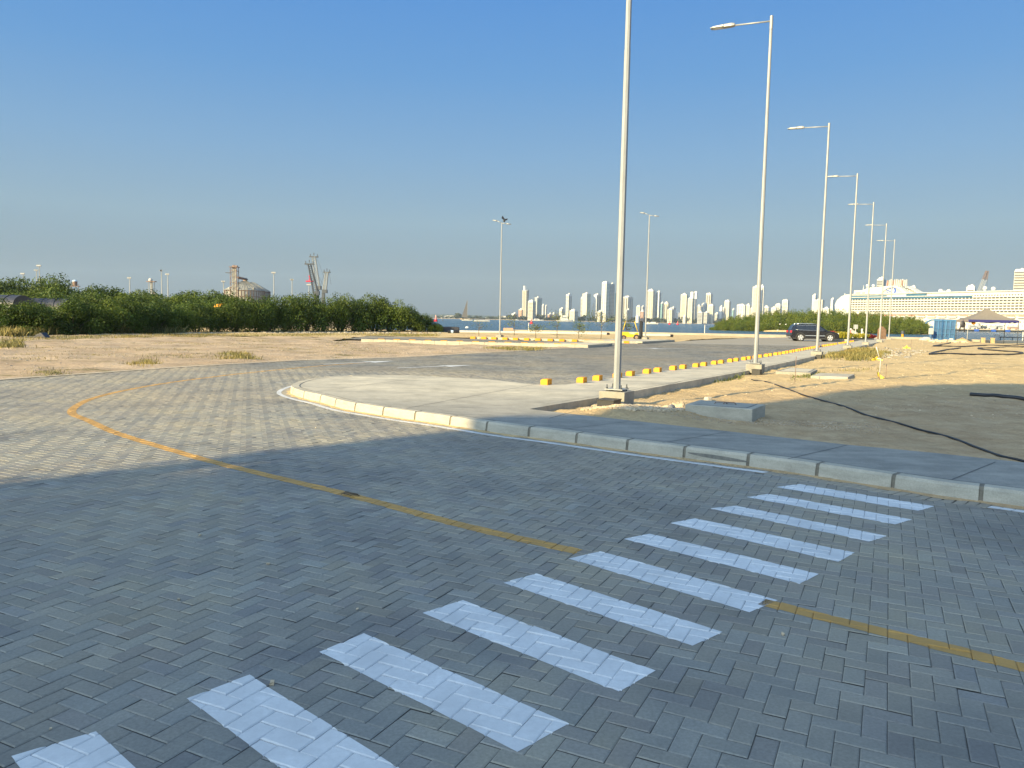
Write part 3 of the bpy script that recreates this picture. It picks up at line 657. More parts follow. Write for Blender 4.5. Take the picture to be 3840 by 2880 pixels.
isl.prism([tuple(k2b + np.array([-4.5, .3])), tuple(k2b + np.array([0, .16])), tuple(k2c + np.array([-.15, .1])), tuple(k2c + np.array([-4.5, 0.2]))], -.05, 0.165)
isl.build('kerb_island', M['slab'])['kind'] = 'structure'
sw = MB()
for i in range(len(SW) - 1):
    a = np.array(SW[i]); b = np.array(SW[i + 1]); t = (b - a) / np.linalg.norm(b - a); n_ = np.array([-t[1], t[0]])
    if i == 0: a = a + t * 9
    sw.prism([tuple(a - n_ * .5), tuple(b - n_ * .5), tuple(b + n_ * .3), tuple(a + n_ * .3)], -3.5, 0.32 + 0.004 * i)
tag(sw.build('seawall', M['seawall']), 'long low cream concrete seawall between sand and harbour water', 'seawall')

# ------------------------------------------------------------------ unseen building slab added behind the camera, outline shaped to throw the long shade
B_ = np.array([0.688, -0.726])                                     # sideways axis of the shade
def ab(a, b): v = SAZ * a + B_ * b; return (float(v[0]), float(v[1]))
a0 = -35.0
prof = [(-7.9, 0), (-7.9, 13.9), (-8.5, 14.3), (-8.95, 14.6), (-9.0, 15.1), (-8.5, 15.3), (-8.1, 16.6), (-7.9, 17.2), (-8.0, 18.9), (-7.8, 19.8), (-7.3, 20.6), (-6.3, 21.4), (-5.0, 22.5), (4.5, 22.5), (4.5, 0)]
prof = [(b_, h_ * 1.115) for b_, h_ in prof]
r = root('shade_caster', (*ab(a0, -2), 0), 0, 'tall plain pale building slab added behind the camera, unseen, to shade the near paving', 'building')
mb = MB(); vs = []; n = len(prof)
base = np.array([*ab(a0, -2), 0])
for a in (a0, a0 - 2.5):
    for b, h in prof: vs.append(np.array([*ab(a, b), h]) - base)
mb.add(vs, [tuple(range(n)), tuple(range(2 * n - 1, n - 1, -1))] + [(i, n + i, n + (i + 1) % n, (i + 1) % n) for i in range(n)])
mb.build('wall', M['white2'], r)
for z in (3.5, 8, 12.5, 17):
    for b in range(-6, 4, 3):
        c = np.array([*ab(a0 + 0.03, b), z]) - base; MB().box(c, (0.1, 2.4, 1.8), math.atan2(SAZ[1], SAZ[0])).build('window', M['window'], r)

def shade_tree():  # added unseen tree, crown placed to feather the edge of the shade
    x, y = ab(-21.5, -8.25); rt = root('shade_tree', (x, y, 0), 0, 'tall loose-crowned tree added behind the camera, unseen, to dapple the edge of the shade', 'tree')
    V, Q, c = foliage_arrays(77, 18, 1000, .080); V = V * np.array([1.05, 1.05, 3.2]) + np.array([0, 0, 7.1]); np_mesh('crown', V, Q, M['leafA'], rt, c)
    MB().tube([(0, 0, 0), (.1, 0, 4), (0, 0, 9)], .16, 8, .05).build('trunk', M['bark'], rt)

# ------------------------------------------------------------------ street lamps
STRIP = math.atan2(0.87, 0.49)
def make_lamp(x, y, ptop, label, group, zb=0.34, double=False, arm_ang=None, armlen=1.95):
    rt = root('street_lamp', (x, y, 0.0), 0, label, 'street lamp', group)
    mb = MB(); mb.box((0, 0, (zb + 0.03) / 2 + 0.03), (0.52, 0.52, zb - 0.03), STRIP); mb.build('plinth', M['plinth'], rt, 0.008)
    mb = MB(); H1 = zb + 0.03; hs = H1 + (ptop - H1) * 0.565
    rb, rm, rtp = (0.073, 0.060, 0.046)
    mb.cyl((0, 0, H1), (0, 0, hs), rb, rm, 8, True, False); mb.cyl((0, 0, hs + .002), (0, 0, ptop), rm - 0.004, rtp, 8, True, False); mb.build('pole', M['galv'], rt)
    mb = MB(); mb.box((0, 0, H1 + .035), (0.36, 0.36, 0.018), STRIP); mb.cyl((0, 0, H1 - .02), (0, 0, H1 + .03), 0.07, 0.07, 8)
    mb.build('base_plate', M['lampgrey'], rt)
    for i, j in ((-1, -1), (1, -1), (1, 1), (-1, 1)):
        mb = MB(); ca, sa = math.cos(STRIP), math.sin(STRIP); bx, by = i * .145, j * .145
        p = (bx * ca - by * sa, bx * sa + by * ca)
        mb.cyl((*p, zb - .02), (*p, zb + 0.155), 0.011, 0.011, 8); mb.cyl((*p, H1 + .045), (*p, H1 + .075), 0.02, 0.02, 6); mb.build('anchor_bolt', M['dsteel'], rt)
    if double:
        arms = [(-1, 0.26), (1, -0.10)]
        for sgn, up in arms:
            d = np.array([math.cos(arm_ang), math.sin(arm_ang)]) * sgn
            e = np.array([*(d * 0.44), ptop - .02 + up * .7]); mb = MB(); mb.tube([(0, 0, ptop - .05), e], 0.03, 6); mb.build('arm', M['galv'], rt)
            hp = MB(); f_ = np.array([*(d * 0.84), e[2] + (.05 if up > 0 else -.05)]); hp.tube([e, (e * .7 + f_ * .3), f_], 0.07, 8, 0.04); hp.build('lamp_head', M['lampgrey'], rt)
        return rt
    d = np.array([math.cos(arm_ang), math.sin(arm_ang)]); n_ = np.array([-d[1], d[0]])
    mb = MB(); mb.cyl((0, 0, ptop - 0.42), (0, 0, ptop), 0.056, 0.056, 10); mb.tube([(0, 0, ptop - .16), (*(d * armlen * .62), ptop - .10)], 0.026, 8); mb.build('arm', M['galv'], rt)
    # LED head: tapering flat lantern with raised rear housing
    s0 = armlen * 0.60; secs = [(0, .07, .045, 0.0), (.10, .10, .065, 0.0), (.34, .115, .06, -.012), (.36, .14, .045, -.012), (.70, .13, .035, -.03), (.80, .09, .02, -.04)]
    vs = []; fs = []
    for k, (sx, hw, hh, dzz) in enumerate(secs):
        c = d * (s0 + sx); z = ptop - .085 + dzz + sx * 0.05
        for (u, v_) in ((-1, -.7), (1, -.7), (1, .3), (.55, 1), (-.55, 1), (-1, .3)): vs.append((*(c + n_ * hw * u), z + hh * v_))
    m6 = len(secs)
    for k in range(m6 - 1):
        for j in range(6): fs.append((k * 6 + j, k * 6 + (j + 1) % 6, (k + 1) * 6 + (j + 1) % 6, (k + 1) * 6 + j))
    fs += [tuple(range(6)), tuple(range((m6 - 1) * 6 + 5, (m6 - 1) * 6 - 1, -1))]
    lh = MB().add(vs, fs).build('lamp_head', M['galv'], rt)
    mb = MB(); c = d * (s0 + .56); mb.box((c[0], c[1], ptop - .085 - .02), (.30, .17, .01), arm_ang); mb.build('lens', M['lens'], lh)
    return rt
ARM = math.atan2(0.49, -0.87)
lamps = [(2318, 14.8, 11.65, 'nearest tall galvanised lamp post, its octagonal pole running out of the top of the photo'),
         (2836, 25.8, 11.63, 'second lamp post of the right-hand row, its lantern near the top of the photo'),
         (3065, 39.2, 11.71, 'third lamp post of the right-hand row, standing in front of the black car'),
         (3179, 52.2, 11.8, 'fourth lamp post of the right-hand row, just right of the black car'),
         (3245, 64.9, 11.95, 'fifth lamp post of the right-hand row'), (3297, 78.0, 11.95, 'sixth lamp post of the right-hand row'), (3331, 92.4, 12.0, 'seventh and farthest lamp post of the right-hand row, nearest the harbour')]
for i, (px, d, zt_, lb) in enumerate(lamps):
    x = DX(px, d, 1300)
    make_lamp(x, d, zt_, lb, 'single arm lamp posts along the pavement', 0.33, False, ARM)
    bz_ = 1.25 if i == 0 else 1.0; t = MB(); t.box((0, 0, .09 * bz_), (0.30 * bz_, 0.26 * bz_, 0.18 * bz_), STRIP); t.box((0, 0, .187 * bz_), (0.32 * bz_, 0.28 * bz_, 0.014), STRIP)
    dx, dy = (-0.22, -0.62) if i == 0 else (-.12, -0.55)
    if i < 4:
        o = t.build('junction_box', M['blackp']); o.location = (x + dx, d + dy, 0.02); tag(o, 'small black junction box at the foot of the %s lamp post in the row' % ORD[i], 'junction box', 'black boxes at the lamp plinths')
make_lamp(DX(1874, 70, 1260), 70, 10.3, 'slender double headed lamp post with a vulture on top, left of the skyline', 'double headed lamp posts', 0.2, True, math.radians(-8))
make_lamp(DX(2420, 70, 1265), 70, 11.25, 'slender double headed lamp post right of the forklift', 'double headed lamp posts', 0.25, True, math.radians(-12))
# vulture
mb = MB(); mb.ball((0, 0, .28), .16, 10, 8, (1.1, .8, 1.25)); mb.ball((.02, 0, .56), .07, 8, 6); mb.cyl((.06, 0, .56), (.15, 0, .53), .025, .006, 6)
mb.add([(-.1, -.05, .35), (-.42, -.12, .62), (-.30, -.1, .95), (-.12, -.05, .85), (0, -.02, .5)], [(0, 1, 2, 3, 4)]); mb.add([(.08, .05, .35), (.40, .12, .36), (.5, .12, .62), (.32, .1, .6), (.05, .02, .48)], [(0, 1, 2, 3, 4)])
mb.cyl((-.05, 0, .15), (-.05, 0, 0), .015, .01, 5); mb.cyl((.05, 0, .15), (.05, 0, 0), .015, .01, 5)
o = mb.build('vulture', M['blackp']); o.location = (DX(1874, 70, 1260) + 0.22, 70, 10.3); o.scale = (.62, .62, .62); tag(o, 'black vulture spreading its wings on top of the left double headed lamp post', 'bird')

# ------------------------------------------------------------------ wheel stops
def stop_mesh():
    mb = MB(); prof = [(-.12, 0), (.07, 0), (.07, .137), (-.07, .137), (-.12, .098)]
    mb.extr(prof, -0.12, 0.12); return mb
sd = np.array([0.49, 0.87]); stop_rz = math.atan2(-0.49, 0.87)
first = stop_mesh().build('wheel_stop', M['ypaint2'], None, 0.003)
SFr = resample(np.array(SF[2:]), 0.02); dcum = np.r_[0, np.cumsum(np.linalg.norm(np.diff(SFr, axis=0), axis=1))]
s_ = 0.24; cnt = 0
while s_ < 66:
    k = int(np.searchsorted(dcum, s_)); p = SFr[min(k, len(SFr) - 1)]
    if not (41.2 < s_ < 42.6 or 52.3 < s_ < 53.3):
        c = first if cnt == 0 else first.copy()
        if cnt: COL.objects.link(c)
        c.location = (p[0] + .05 + random.uniform(-.01, .01), p[1] - .02, 0.152); c.rotation_euler = (0, 0, stop_rz + random.uniform(-.03, .03))
        tag(c, '%s yellow wheel stop from the near end of the row along the pavement strip' % ordn(cnt), 'wheel stop', 'yellow wheel stops along the pavement strip'); cnt += 1
    s_ += 1.33 if cnt % 2 == 1 else 0.94
k2 = [(595, 748), (715, 752), (825, 757), (945, 760), (1058, 763), (1178, 767), (1297, 768), (1425, 772), (1545, 775), (1675, 777), (1802, 780), (1940, 783), (2065, 786), (2190, 789)]
for i, (a, b) in enumerate(k2):
    px = 1765 + (a - 595) / 2.765; t = (px - 1765) / (2409 - 1765); p = k2a * (1 - t) + k2b * t + np.array([0.2, -0.16])
    c = first.copy(); COL.objects.link(c); c.location = (p[0], p[1] - .08, 0.0); c.rotation_euler = (0, 0, math.radians(-97)); c.scale = (1.1, 1.75, 1.35)
    tag(c, '%s yellow wheel stop from the left in front of the farther pale kerb' % ordn(i), 'wheel stop', 'yellow wheel stops before the farther kerb')
for i in range(13):
    t = 0.09 + i * 0.071; p = k1a * (1 - t) + k1b * t
    c = first.copy(); COL.objects.link(c); c.location = (p[0], p[1] + .34, 0.055); c.rotation_euler = (0, 0, math.radians(83)); c.scale = (1.1, 1.75, 1.3)
    tag(c, '%s yellow wheel stop from the left peeping over the nearer long kerb' % ordn(i), 'wheel stop', 'yellow wheel stops behind the nearer kerb')

# ------------------------------------------------------------------ concrete inspection chambers
def chamber(px, z1, z0, label, lid=True, handles=True):
    P = [np.array(G(*p, z1)) for p in px]; c = sum(P) / 4
    rt = root('inspection_chamber', (c[0], c[1], 0), 0, label, 'concrete box')
    L = [tuple((p - c)[:2]) for p in P]; MB().prism(L, z0, z1).build('walls', M['kerb'] if handles else M['plinth'], rt, 0.012)
    q = [tuple(np.array(p) * 0.80) for p in L]; q2 = [tuple(np.array(p) * 0.775) for p in L]
    if lid:
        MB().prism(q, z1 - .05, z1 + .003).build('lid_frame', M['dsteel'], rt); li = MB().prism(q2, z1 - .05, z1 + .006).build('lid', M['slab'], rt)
        if handles:
            for u in (-.12, .12):
                m_ = (np.array(L[0]) + np.array(L[3])) * (.5 - u) * .5 * .55 + (np.array(L[1]) + np.array(L[2])) * (.5 + u) * .5 * .55
                MB().tube([(m_[0] - .12, m_[1], z1), (m_[0] - .09, m_[1], z1 + .035), (m_[0] + .07, m_[1] - .03, z1 + .04), (m_[0] + .11, m_[1] - .03, z1)], 0.009, 6).build('handle', M['rust'], li)
    return rt
chamber([(2569, 1516), (2822, 1534.5), (2871, 1517), (2625, 1499)], 0.27, 0.0, 'low square concrete inspection chamber with a flush lid, just behind the pavement')
chamber([(2908, 1392), (3040, 1398), (3066, 1386), (2960, 1377)], 0.19, 0.0, 'weathered concrete slab box beside the second lamp post', True, False)
chamber([(3040, 1409), (3180, 1414), (3205, 1403), (3075, 1398)], 0.19, 0.0, 'pale flat concrete slab lying right of the second lamp post', False)
# ------------------------------------------------------------------ loose stones, gravel, weeds
CUBE = np.array([(-1, -1, -1), (1, -1, -1), (1, 1, -1), (-1, 1, -1), (-1, -1, 1), (1, -1, 1), (1, 1, 1), (-1, 1, 1)], float)
CF = np.array([(0, 3, 2, 1), (4, 5, 6, 7), (0, 1, 5, 4), (1, 2, 6, 5), (2, 3, 7, 6), (3, 0, 4, 7)])
def stones(name, P, S, mat, label, kind='stuff', cat='gravel'):
    n = len(P); V = CUBE[None] * rng.uniform(.45, 1.0, (n, 8, 3)) * rng.uniform(.55, 1.0, (n, 1, 3)) * S[:, None, None]
    a = rng.uniform(0, 2 * math.pi, n); ca, sa = np.cos(a)[:, None], np.sin(a)[:, None]; x = V[..., 0] * ca - V[..., 1] * sa; y = V[..., 0] * sa + V[..., 1] * ca
    V = np.stack([x, y, V[..., 2] * .7], -1) + P[:, None, :]; Q = (np.arange(n)[:, None, None] * 8 + CF[None]).reshape(-1, 4)
    o = np_mesh(name, V.reshape(-1, 3), Q, mat); return tag(o, label, cat, None, kind)
def scatter_in(poly, n, hf, zoff=0.0):
    poly = np.array(poly); lo_, hi_ = poly.min(0), poly.max(0); out = []
    while len(out) < n:
        p = rng.uniform(lo_, hi_, (n * 2, 2)); p = p[inpoly(p[:, 0], p[:, 1], poly)]; out.extend(p.tolist())
    p = np.array(out[:n]); return np.column_stack([p, hf(p[:, 0], p[:, 1]) + zoff])
g1 = [G2(2180, 1560), G2(2250, 1500), G2(2330, 1530), G2(2440, 1545), G2(2560, 1530), G2(2560, 1575), G2(2380, 1585), G2(2200, 1566)]
stones('gravel', scatter_in(g1, 3600, hR, .01), rng.uniform(.010, .048, 3600), M['stone'], 'coarse cream gravel heaped by the nearest lamp plinth')
g2 = [G2(2380, 1560), G2(2560, 1560), G2(2900, 1585), G2(3300, 1600), G2(3300, 1640), G2(2900, 1610), G2(2400, 1585)]
stones('gravel', scatter_in(g2, 1600, hR), rng.uniform(.006, .022, 1600), M['stone3'], 'fine stony gravel along the back edge of the shaded pavement')
g3_ = [(1.6, 13.5), (18, 10), (60, 60), (48, 90), (30, 65), (8, 25)]
stones('pebbles', scatter_in(g3_, 2000, hR), rng.uniform(.008, .034, 2000), M['stone'], 'scattered pebbles over the right-hand sand lot')
g4 = [(12, 9), (20, 15), (16, 21), (7, 15)]
stones('pebbles', scatter_in(g4, 1600, hR), rng.uniform(.006, .024, 1600), M['stone3'], 'small pebbles in the shaded part of the sand lot')
fl = [(-13, 20), (-11, 25), (-5, 34), (3, 46), (-12, 49), (-60, 52), (-40, 20)]
stones('pebbles', scatter_in(fl, 2200, hL), rng.uniform(.012, .05, 2200), M['stone2'], 'scattered pebbles over the left-hand sandy field')
cb = []
for i in range(6):
    px = rng.uniform(0, 3840); py = rng.uniform(1700, 2800); p = G(px, py); cb.append(p)
cb += [G(905, 1880), G(833, 1733), G(190, 2738), G(1185, 1605)]
stones('pebbles', np.array([(p[0], p[1], .008) for p in cb]), rng.uniform(.006, .02, len(cb)), M['stone'], 'a few small pebbles lying on the paved road')
tw = MB(); c_ = G(1292, 1857); [tw.tube([(c_[0] + random.uniform(-.08, .02), c_[1] + random.uniform(-.03, .03), .012), (c_[0] + random.uniform(-.02, .04), c_[1] + random.uniform(-.04, .04), .03), (c_[0] + random.uniform(.05, .16), c_[1] + random.uniform(-.06, .04), .012)], .005, 5) for _ in range(4)]; tag(tw.build('twigs', M['bark']), 'small bunch of brown twigs lying on the yellow centre line', 'twigs')
rb_l = smoothpath([G2(700, 1253), G2(900, 1251), G2(1100, 1249), G2(1288, 1249), G2(1500, 1250), G2(1640, 1250)], 30)
idx = rng.integers(0, len(rb_l), 420); P = rb_l[idx] + rng.normal(0, .45, (420, 2))
for i in range(420): pass
o = stones('rubble', np.column_stack([P, rng.uniform(-.05, .06, 420)]), rng.uniform(.05, .19, 420), M['stone2'], 'line of grey rubble along the foot of the left thicket', 'stuff', 'rubble')
mp = [G2(3480, 1283), G2(3530, 1280), G2(3600, 1284), G2(3640, 1290), G2(3560, 1292), G2(3490, 1290)]
stones('rubble', scatter_in(mp, 120, hR), rng.uniform(.1, .38, 120), M['stone'], 'cream broken rocks in front of the blue container', 'stuff', 'rubble')
r4 = [G2(3260, 1330), G2(3330, 1310), G2(3480, 1325), G2(3420, 1350), G2(3300, 1360)]
stones('rubble', scatter_in(r4, 120, hR), rng.uniform(.05, .16, 120), M['stone2'], 'broken stones and debris around the weeds beyond the lamp posts', 'stuff', 'rubble')

def blades(name, P, hgt, mat, label, n=14, spread=.12, kind='stuff', cat='weeds'):
    m = len(P) * n; C0 = np.repeat(P, n, 0) + np.column_stack([rng.normal(0, spread, m), rng.normal(0, spread, m), np.zeros(m)])
    h = hgt * rng.uniform(.4, 1.15, m); a = rng.uniform(0, 2 * math.pi, m); w_ = hgt * .055 + .004
    d = np.column_stack([np.cos(a), np.sin(a), np.zeros(m)]); ln = rng.normal(0, .35, (m, 2)) * h[:, None]
    V = np.stack([C0 - d * w_, C0 + d * w_, C0 + np.column_stack([ln * .5, h * .6]) + d * w_ * .8, C0 + np.column_stack([ln, h])], 1)
    o = np_mesh(name, V.reshape(-1, 3), np.arange(m * 4).reshape(-1, 4), mat, col=rng.random((m, 1)).repeat(3, 1)); return tag(o, label, cat, None, kind)
def cl(poly, n, hf): return scatter_in(poly, n, hf, -.02)
blades('weeds', cl([G2(3080, 1345), G2(3130, 1322), G2(3240, 1312), G2(3310, 1330), G2(3290, 1357), G2(3200, 1360)], 260, hR), .26, M['leafD'], 'grey-green weed patch spreading beside the third and fourth lamp plinths', 16, .25)
blades('weeds', cl([G2(2660, 1432), G2(2740, 1405), G2(2790, 1400), G2(2770, 1425), G2(2690, 1440)], 26, hR), .16, M['leafS'], 'small green weeds at the foot of the pavement strip edge', 12, .1)
blades('weeds', cl([G2(2990, 1425), G2(3080, 1412), G2(3090, 1425), G2(2980, 1438)], 34, hR), .10, M['leafS'], 'low green weeds near the rusty rod', 12, .15)
blades('weeds', cl([G2(3130, 1398), G2(3300, 1385), G2(3180, 1400)], 20, hR), .10, M['leafD'], 'sparse weeds behind the pale slab', 10, .2)
for (pa, nn_, hh, tx) in [([(480, 1368), (560, 1350), (600, 1362), (520, 1378)], 40, .14, 'dark weed tuft near the road edge at the left'), ([(820, 1330), (900, 1325), (960, 1350), (850, 1352)], 60, .18, 'green weed tuft in the middle of the sandy field'),
                     ([(0, 1290), (80, 1282), (60, 1310), (0, 1312)], 50, .25, 'weed tuft at the left edge of the sandy field'), ([(130, 1402), (220, 1396), (200, 1408)], 26, .08, 'low weeds beside the white road edging at the left'),
                     ([(1800, 1304), (2080, 1308), (2000, 1316), (1850, 1312)], 110, .16, 'weeds below the long parking kerb')]:
    blades('weeds', cl([G2(*p) for p in pa], nn_, hL), hh, M['leafD'], tx, 12, .2)
gs = [G2(0, 1268), G2(700, 1254), G2(1640, 1253), G2(1640, 1262), G2(900, 1262), G2(200, 1275), G2(0, 1285)]
blades('dry_grass', scatter_in(gs, 1500, hL, -.02), .16, M['leafD'], 'band of dry grass in front of the left thicket', 9, .3, 'stuff', 'grass')
gs = [G2(0, 1262), G2(420, 1253), G2(700, 1251), G2(640, 1246), G2(0, 1250)]
blades('dry_grass', scatter_in(gs, 500, hL, -.02), .65, M['leafD'], 'tall dry grass at the foot of the left thicket', 12, .3, 'stuff', 'grass')
gs = [G2(0, 1310), G2(600, 1275), G2(1300, 1265), G2(1350, 1300), G2(1500, 1325), G2(1100, 1345), G2(500, 1370), G2(0, 1400)]
Pq = scatter_in(gs, 4200, hL, -.02); kp = vnoise(Pq[:, 0] * .35, Pq[:, 1], 1.1, 33) > .66; blades('dry_grass', Pq[kp], .07, M['leafD'], 'patchy low dry grass over the left sandy field', 9, .25, 'stuff', 'grass')

# ------------------------------------------------------------------ leafy things
def foliage_arrays(seed, nb, nl, leaf, flat=1.0, core=0.55):
    r_ = np.random.default_rng(seed)
    a = r_.uniform(0, 2 * math.pi, nb); q = np.sqrt(r_.random(nb)) * .82; ph = r_.random(nb)
    cx, cy = q * np.cos(a), q * np.sin(a); zmax = np.sqrt(np.clip(1 - q ** 2, 0, 1)); cz = zmax * (0.07 + .80 * ph ** .7) * flat; br = r_.uniform(.17, .34, nb)
    pr = br ** 2; pr /= pr.sum(); bi = r_.choice(nb, nl, p=pr); d = r_.normal(0, 1, (nl, 3)); d[:, 2] += .35; d /= np.linalg.norm(d, axis=1)[:, None]
    P = np.stack([cx[bi], cy[bi], cz[bi]], 1) + d * (br[bi] * np.where(r_.random(nl) < .03, r_.uniform(1.05, 1.25, nl), r_.uniform(.65, 1.04, nl)))[:, None]
    ok = P[:, 2] > 0.0; P, d, bi = P[ok], d[ok], bi[ok]; n = len(P)
    nn_ = d + r_.normal(0, .55, (n, 3)); nn_ /= np.linalg.norm(nn_, axis=1)[:, None]
    t = np.cross(nn_, r_.normal(0, 1, (n, 3))); t /= np.linalg.norm(t, axis=1)[:, None]; b = np.cross(nn_, t); s_ = leaf * r_.uniform(.55, 1.35, n)[:, None]
    V = np.stack([P - t * s_, P - b * s_ * .62 + nn_ * s_ * .12, P + t * s_, P + b * s_ * .62 + nn_ * s_ * .12], 1)
    cb_ = r_.random(nb)[bi] * .6; col = np.clip(cb_ + r_.random(n) * .45, 0, 1)
    return V.reshape(-1, 3), np.arange(n * 4).reshape(-1, 4), col[:, None].repeat(3, 1)
shade_tree()
def proto_bush(name, seed, nb, nl, leaf, mat, flat=1.0):
    rt = root(name, (0, 0, 0)); V, Q, c = foliage_arrays(seed, nb, nl, leaf, flat); np_mesh('crown', V, Q, mat, rt, c)
    mb = MB(); r_ = random.Random(seed)
    for i in range(5):
        a = r_.uniform(0, 6.28); e = (math.cos(a) * .45, math.sin(a) * .45, r_.uniform(.35, .6)); mb.tube([(math.cos(a) * .05, math.sin(a) * .05, -.05), (e[0] * .4, e[1] * .4, e[2] * .55), e], .035, 5, .012)
    mb.build('trunk', M['bark'], rt); return rt
protoA = [proto_bush('shrub', 100 + i, 36, 8400, .025, M['leafA']) for i in range(4)]
protoI = [proto_bush('mangrove_tree', 200 + i, 60, 6500, .030, M['leafB']) for i in range(4)]
used = set()
def place_bush(protos, i, x, y, z, rx, ry, h, label, cat, group):
    p = protos[i % len(protos)]; k = (id(protos), i % len(protos))
    o = p if k not in used else copy_tree(p); used.add(k)
    o.location = (x, y, z); o.scale = (rx, ry, h); o.rotation_euler = (0, 0, random.uniform(0, 6.28) if abs(rx - ry) < .4 else random.choice((0, math.pi)) + random.uniform(-.25, .25)); tag(o, label, cat, group); return o
# front row of the left thicket: (pixel x, top pixel y, distance, radius m)
fr = [(-70, 1122, 49, 2.4), (40, 1140, 50, 2.2), (120, 1142, 51, 2.1), (215, 1130, 52, 2.2), (300, 1125, 54, 2.3), (385, 1122, 56, 2.3), (470, 1128, 58, 2.1), (550, 1136, 60, 1.9), (620, 1144, 62, 1.9), (700, 1138, 64, 2.2), (775, 1134, 66, 2.2), (850, 1124, 68, 2.4),
      (915, 1117, 70, 2.7), (985, 1120, 72, 2.5), (1045, 1104, 74, 2.8), (1120, 1110, 76, 2.7), (1190, 1118, 78, 2.5), (1255, 1113, 80, 2.8), (1325, 1119, 82, 2.6), (1390, 1115, 83, 2.8), (1445, 1126, 84, 2.6), (1500, 1150, 85, 2.3), (1550, 1168, 86, 1.9), (1595, 1192, 86.5, 1.5), (1630, 1215, 87, 1.1)]
for i, (px, ty, d, rr) in enumerate(fr):
    zt_ = ZT(px, ty, d); place_bush(protoA, i, DX(px, d), d + rr * .8, -0.05, rr * 1.12, rr, (zt_ + .05) * 1.04, '%s dark green shrub from the left in the front row of the left thicket' % ordn(i), 'shrub', 'shrubs of the left thicket')
md = [(320, 1096, 78, 3.6), (420, 1092, 82, 3.8), (520, 1108, 84, 3.6), (610, 1106, 88, 3.6), (690, 1112, 88, 3.6), (780, 1108, 92, 3.6), (860, 1116, 92, 3.6), (190, 1095, 76, 3.2), (80, 1098, 74, 3.2)]
for i, (px, ty, d, rr) in enumerate(md):
    zt_ = ZT(px, ty, d); place_bush(protoA, i + 1, DX(px, d), d, -0.05, rr * 1.2, rr, zt_ + .05, '%s bushy shrub of the middle row in the left thicket, counting from the silo end' % ordn(i), 'shrub', 'shrubs of the left thicket')
bk_ = [(-60, 1052, 112, 5.5), (50, 1050, 114, 5.5), (140, 1047, 116, 5.0), (222, 1041, 112, 4.4), (300, 1072, 118, 5.0), (390, 1079, 120, 5.2), (470, 1085, 122, 5.2), (560, 1096, 124, 5.0), (640, 1099, 124, 5.2), (720, 1098, 122, 5.0), (775, 1092, 118, 4.6), (840, 1100, 118, 4.4)]
for i, (px, ty, d, rr) in enumerate(bk_):
    zt_ = ZT(px, ty, d); place_bush(protoA, i + 2, DX(px, d), d, -0.05, rr * 1.15, rr, zt_ + .05, '%s tall shrub from the left along the skyline of the left thicket' % ordn(i), 'shrub', 'shrubs of the left thicket')
# mangrove islet on the right: skyline (px, top y)
isl_top = [(2672, 1228), (2692, 1208), (2720, 1195), (2752, 1185), (2785, 1181), (2825, 1177), (2860, 1172), (2895, 1165), (2935, 1162), (2975, 1165), (3015, 1165), (3055, 1162), (3095, 1163), (3135, 1164), (3175, 1168), (3215, 1167), (3255, 1170), (3290, 1174), (3320, 1178), (3352, 1183), (3385, 1186), (3415, 1186), (3440, 1193), (3462, 1206), (3482, 1220)]
for i, (px, ty) in enumerate(isl_top):
    d = 352 + (i % 2) * 4; zt_ = ZT(px, ty, d); rr = max(1.8, min(5.2, (zt_ - WZ) * .55))
    place_bush(protoI, i, DX(px, d), d, WZ - .3, rr * 1.15, rr, zt_ - WZ + .5, '%s mangrove tree from the left along the top of the right islet' % ordn(i), 'mangrove tree', 'mangrove trees of the islet')
for i in range(22):
    px = 2685 + i * 36; tp = np.interp(px, [p[0] for p in isl_top], [p[1] for p in isl_top]); bs = 1242 + (px - 2685) * .0135; ty = tp + (bs - tp) * (.30 + .12 * ((i * 7) % 3))
    d = 343 - (i % 3); zt_ = ZT(px, ty, d); rr = max(1.6, (zt_ - WZ) * .75)
    place_bush(protoI, i + 1, DX(px, d), d, WZ - .3, rr * 1.3, rr, zt_ - WZ + .3, '%s lower mangrove from the left at the waterline of the islet' % ordn(i), 'mangrove tree', 'waterline mangroves of the islet')
for i in range(17):
    px = 2712 + i * 46; tp = np.interp(px, [p[0] for p in isl_top], [p[1] for p in isl_top]); bs = 1246 + (px - 2685) * .012; ty = tp + (bs - tp) * (.12 + .08 * (i % 2)); d = 348; zt_ = ZT(px, ty, d); rr = (zt_ - WZ) * .6
    place_bush(protoI, i + 3, DX(px, d), d, WZ - .3, rr * 1.25, rr, zt_ - WZ + .3, '%s mangrove from the left in the middle slope of the islet' % ordn(i), 'mangrove tree', 'middle mangroves of the islet')
mb = MB(); mb.prism([(DX(2690, 350), 342), (DX(3480, 350), 342), (DX(3500, 360), 362), (DX(2690, 360), 362)], -4, -1.42); mb.build('islet_ground', M['sandL'])['kind'] = 'structure'
mb = MB(); mb.ball((0, 0, 0), 1.0, 16, 8, (8.5, 2.0, .75)); o = mb.build('sand_bank', M['sandR']); o.location = (DX(2935, 338), 338, WZ); o['kind'] = 'structure'
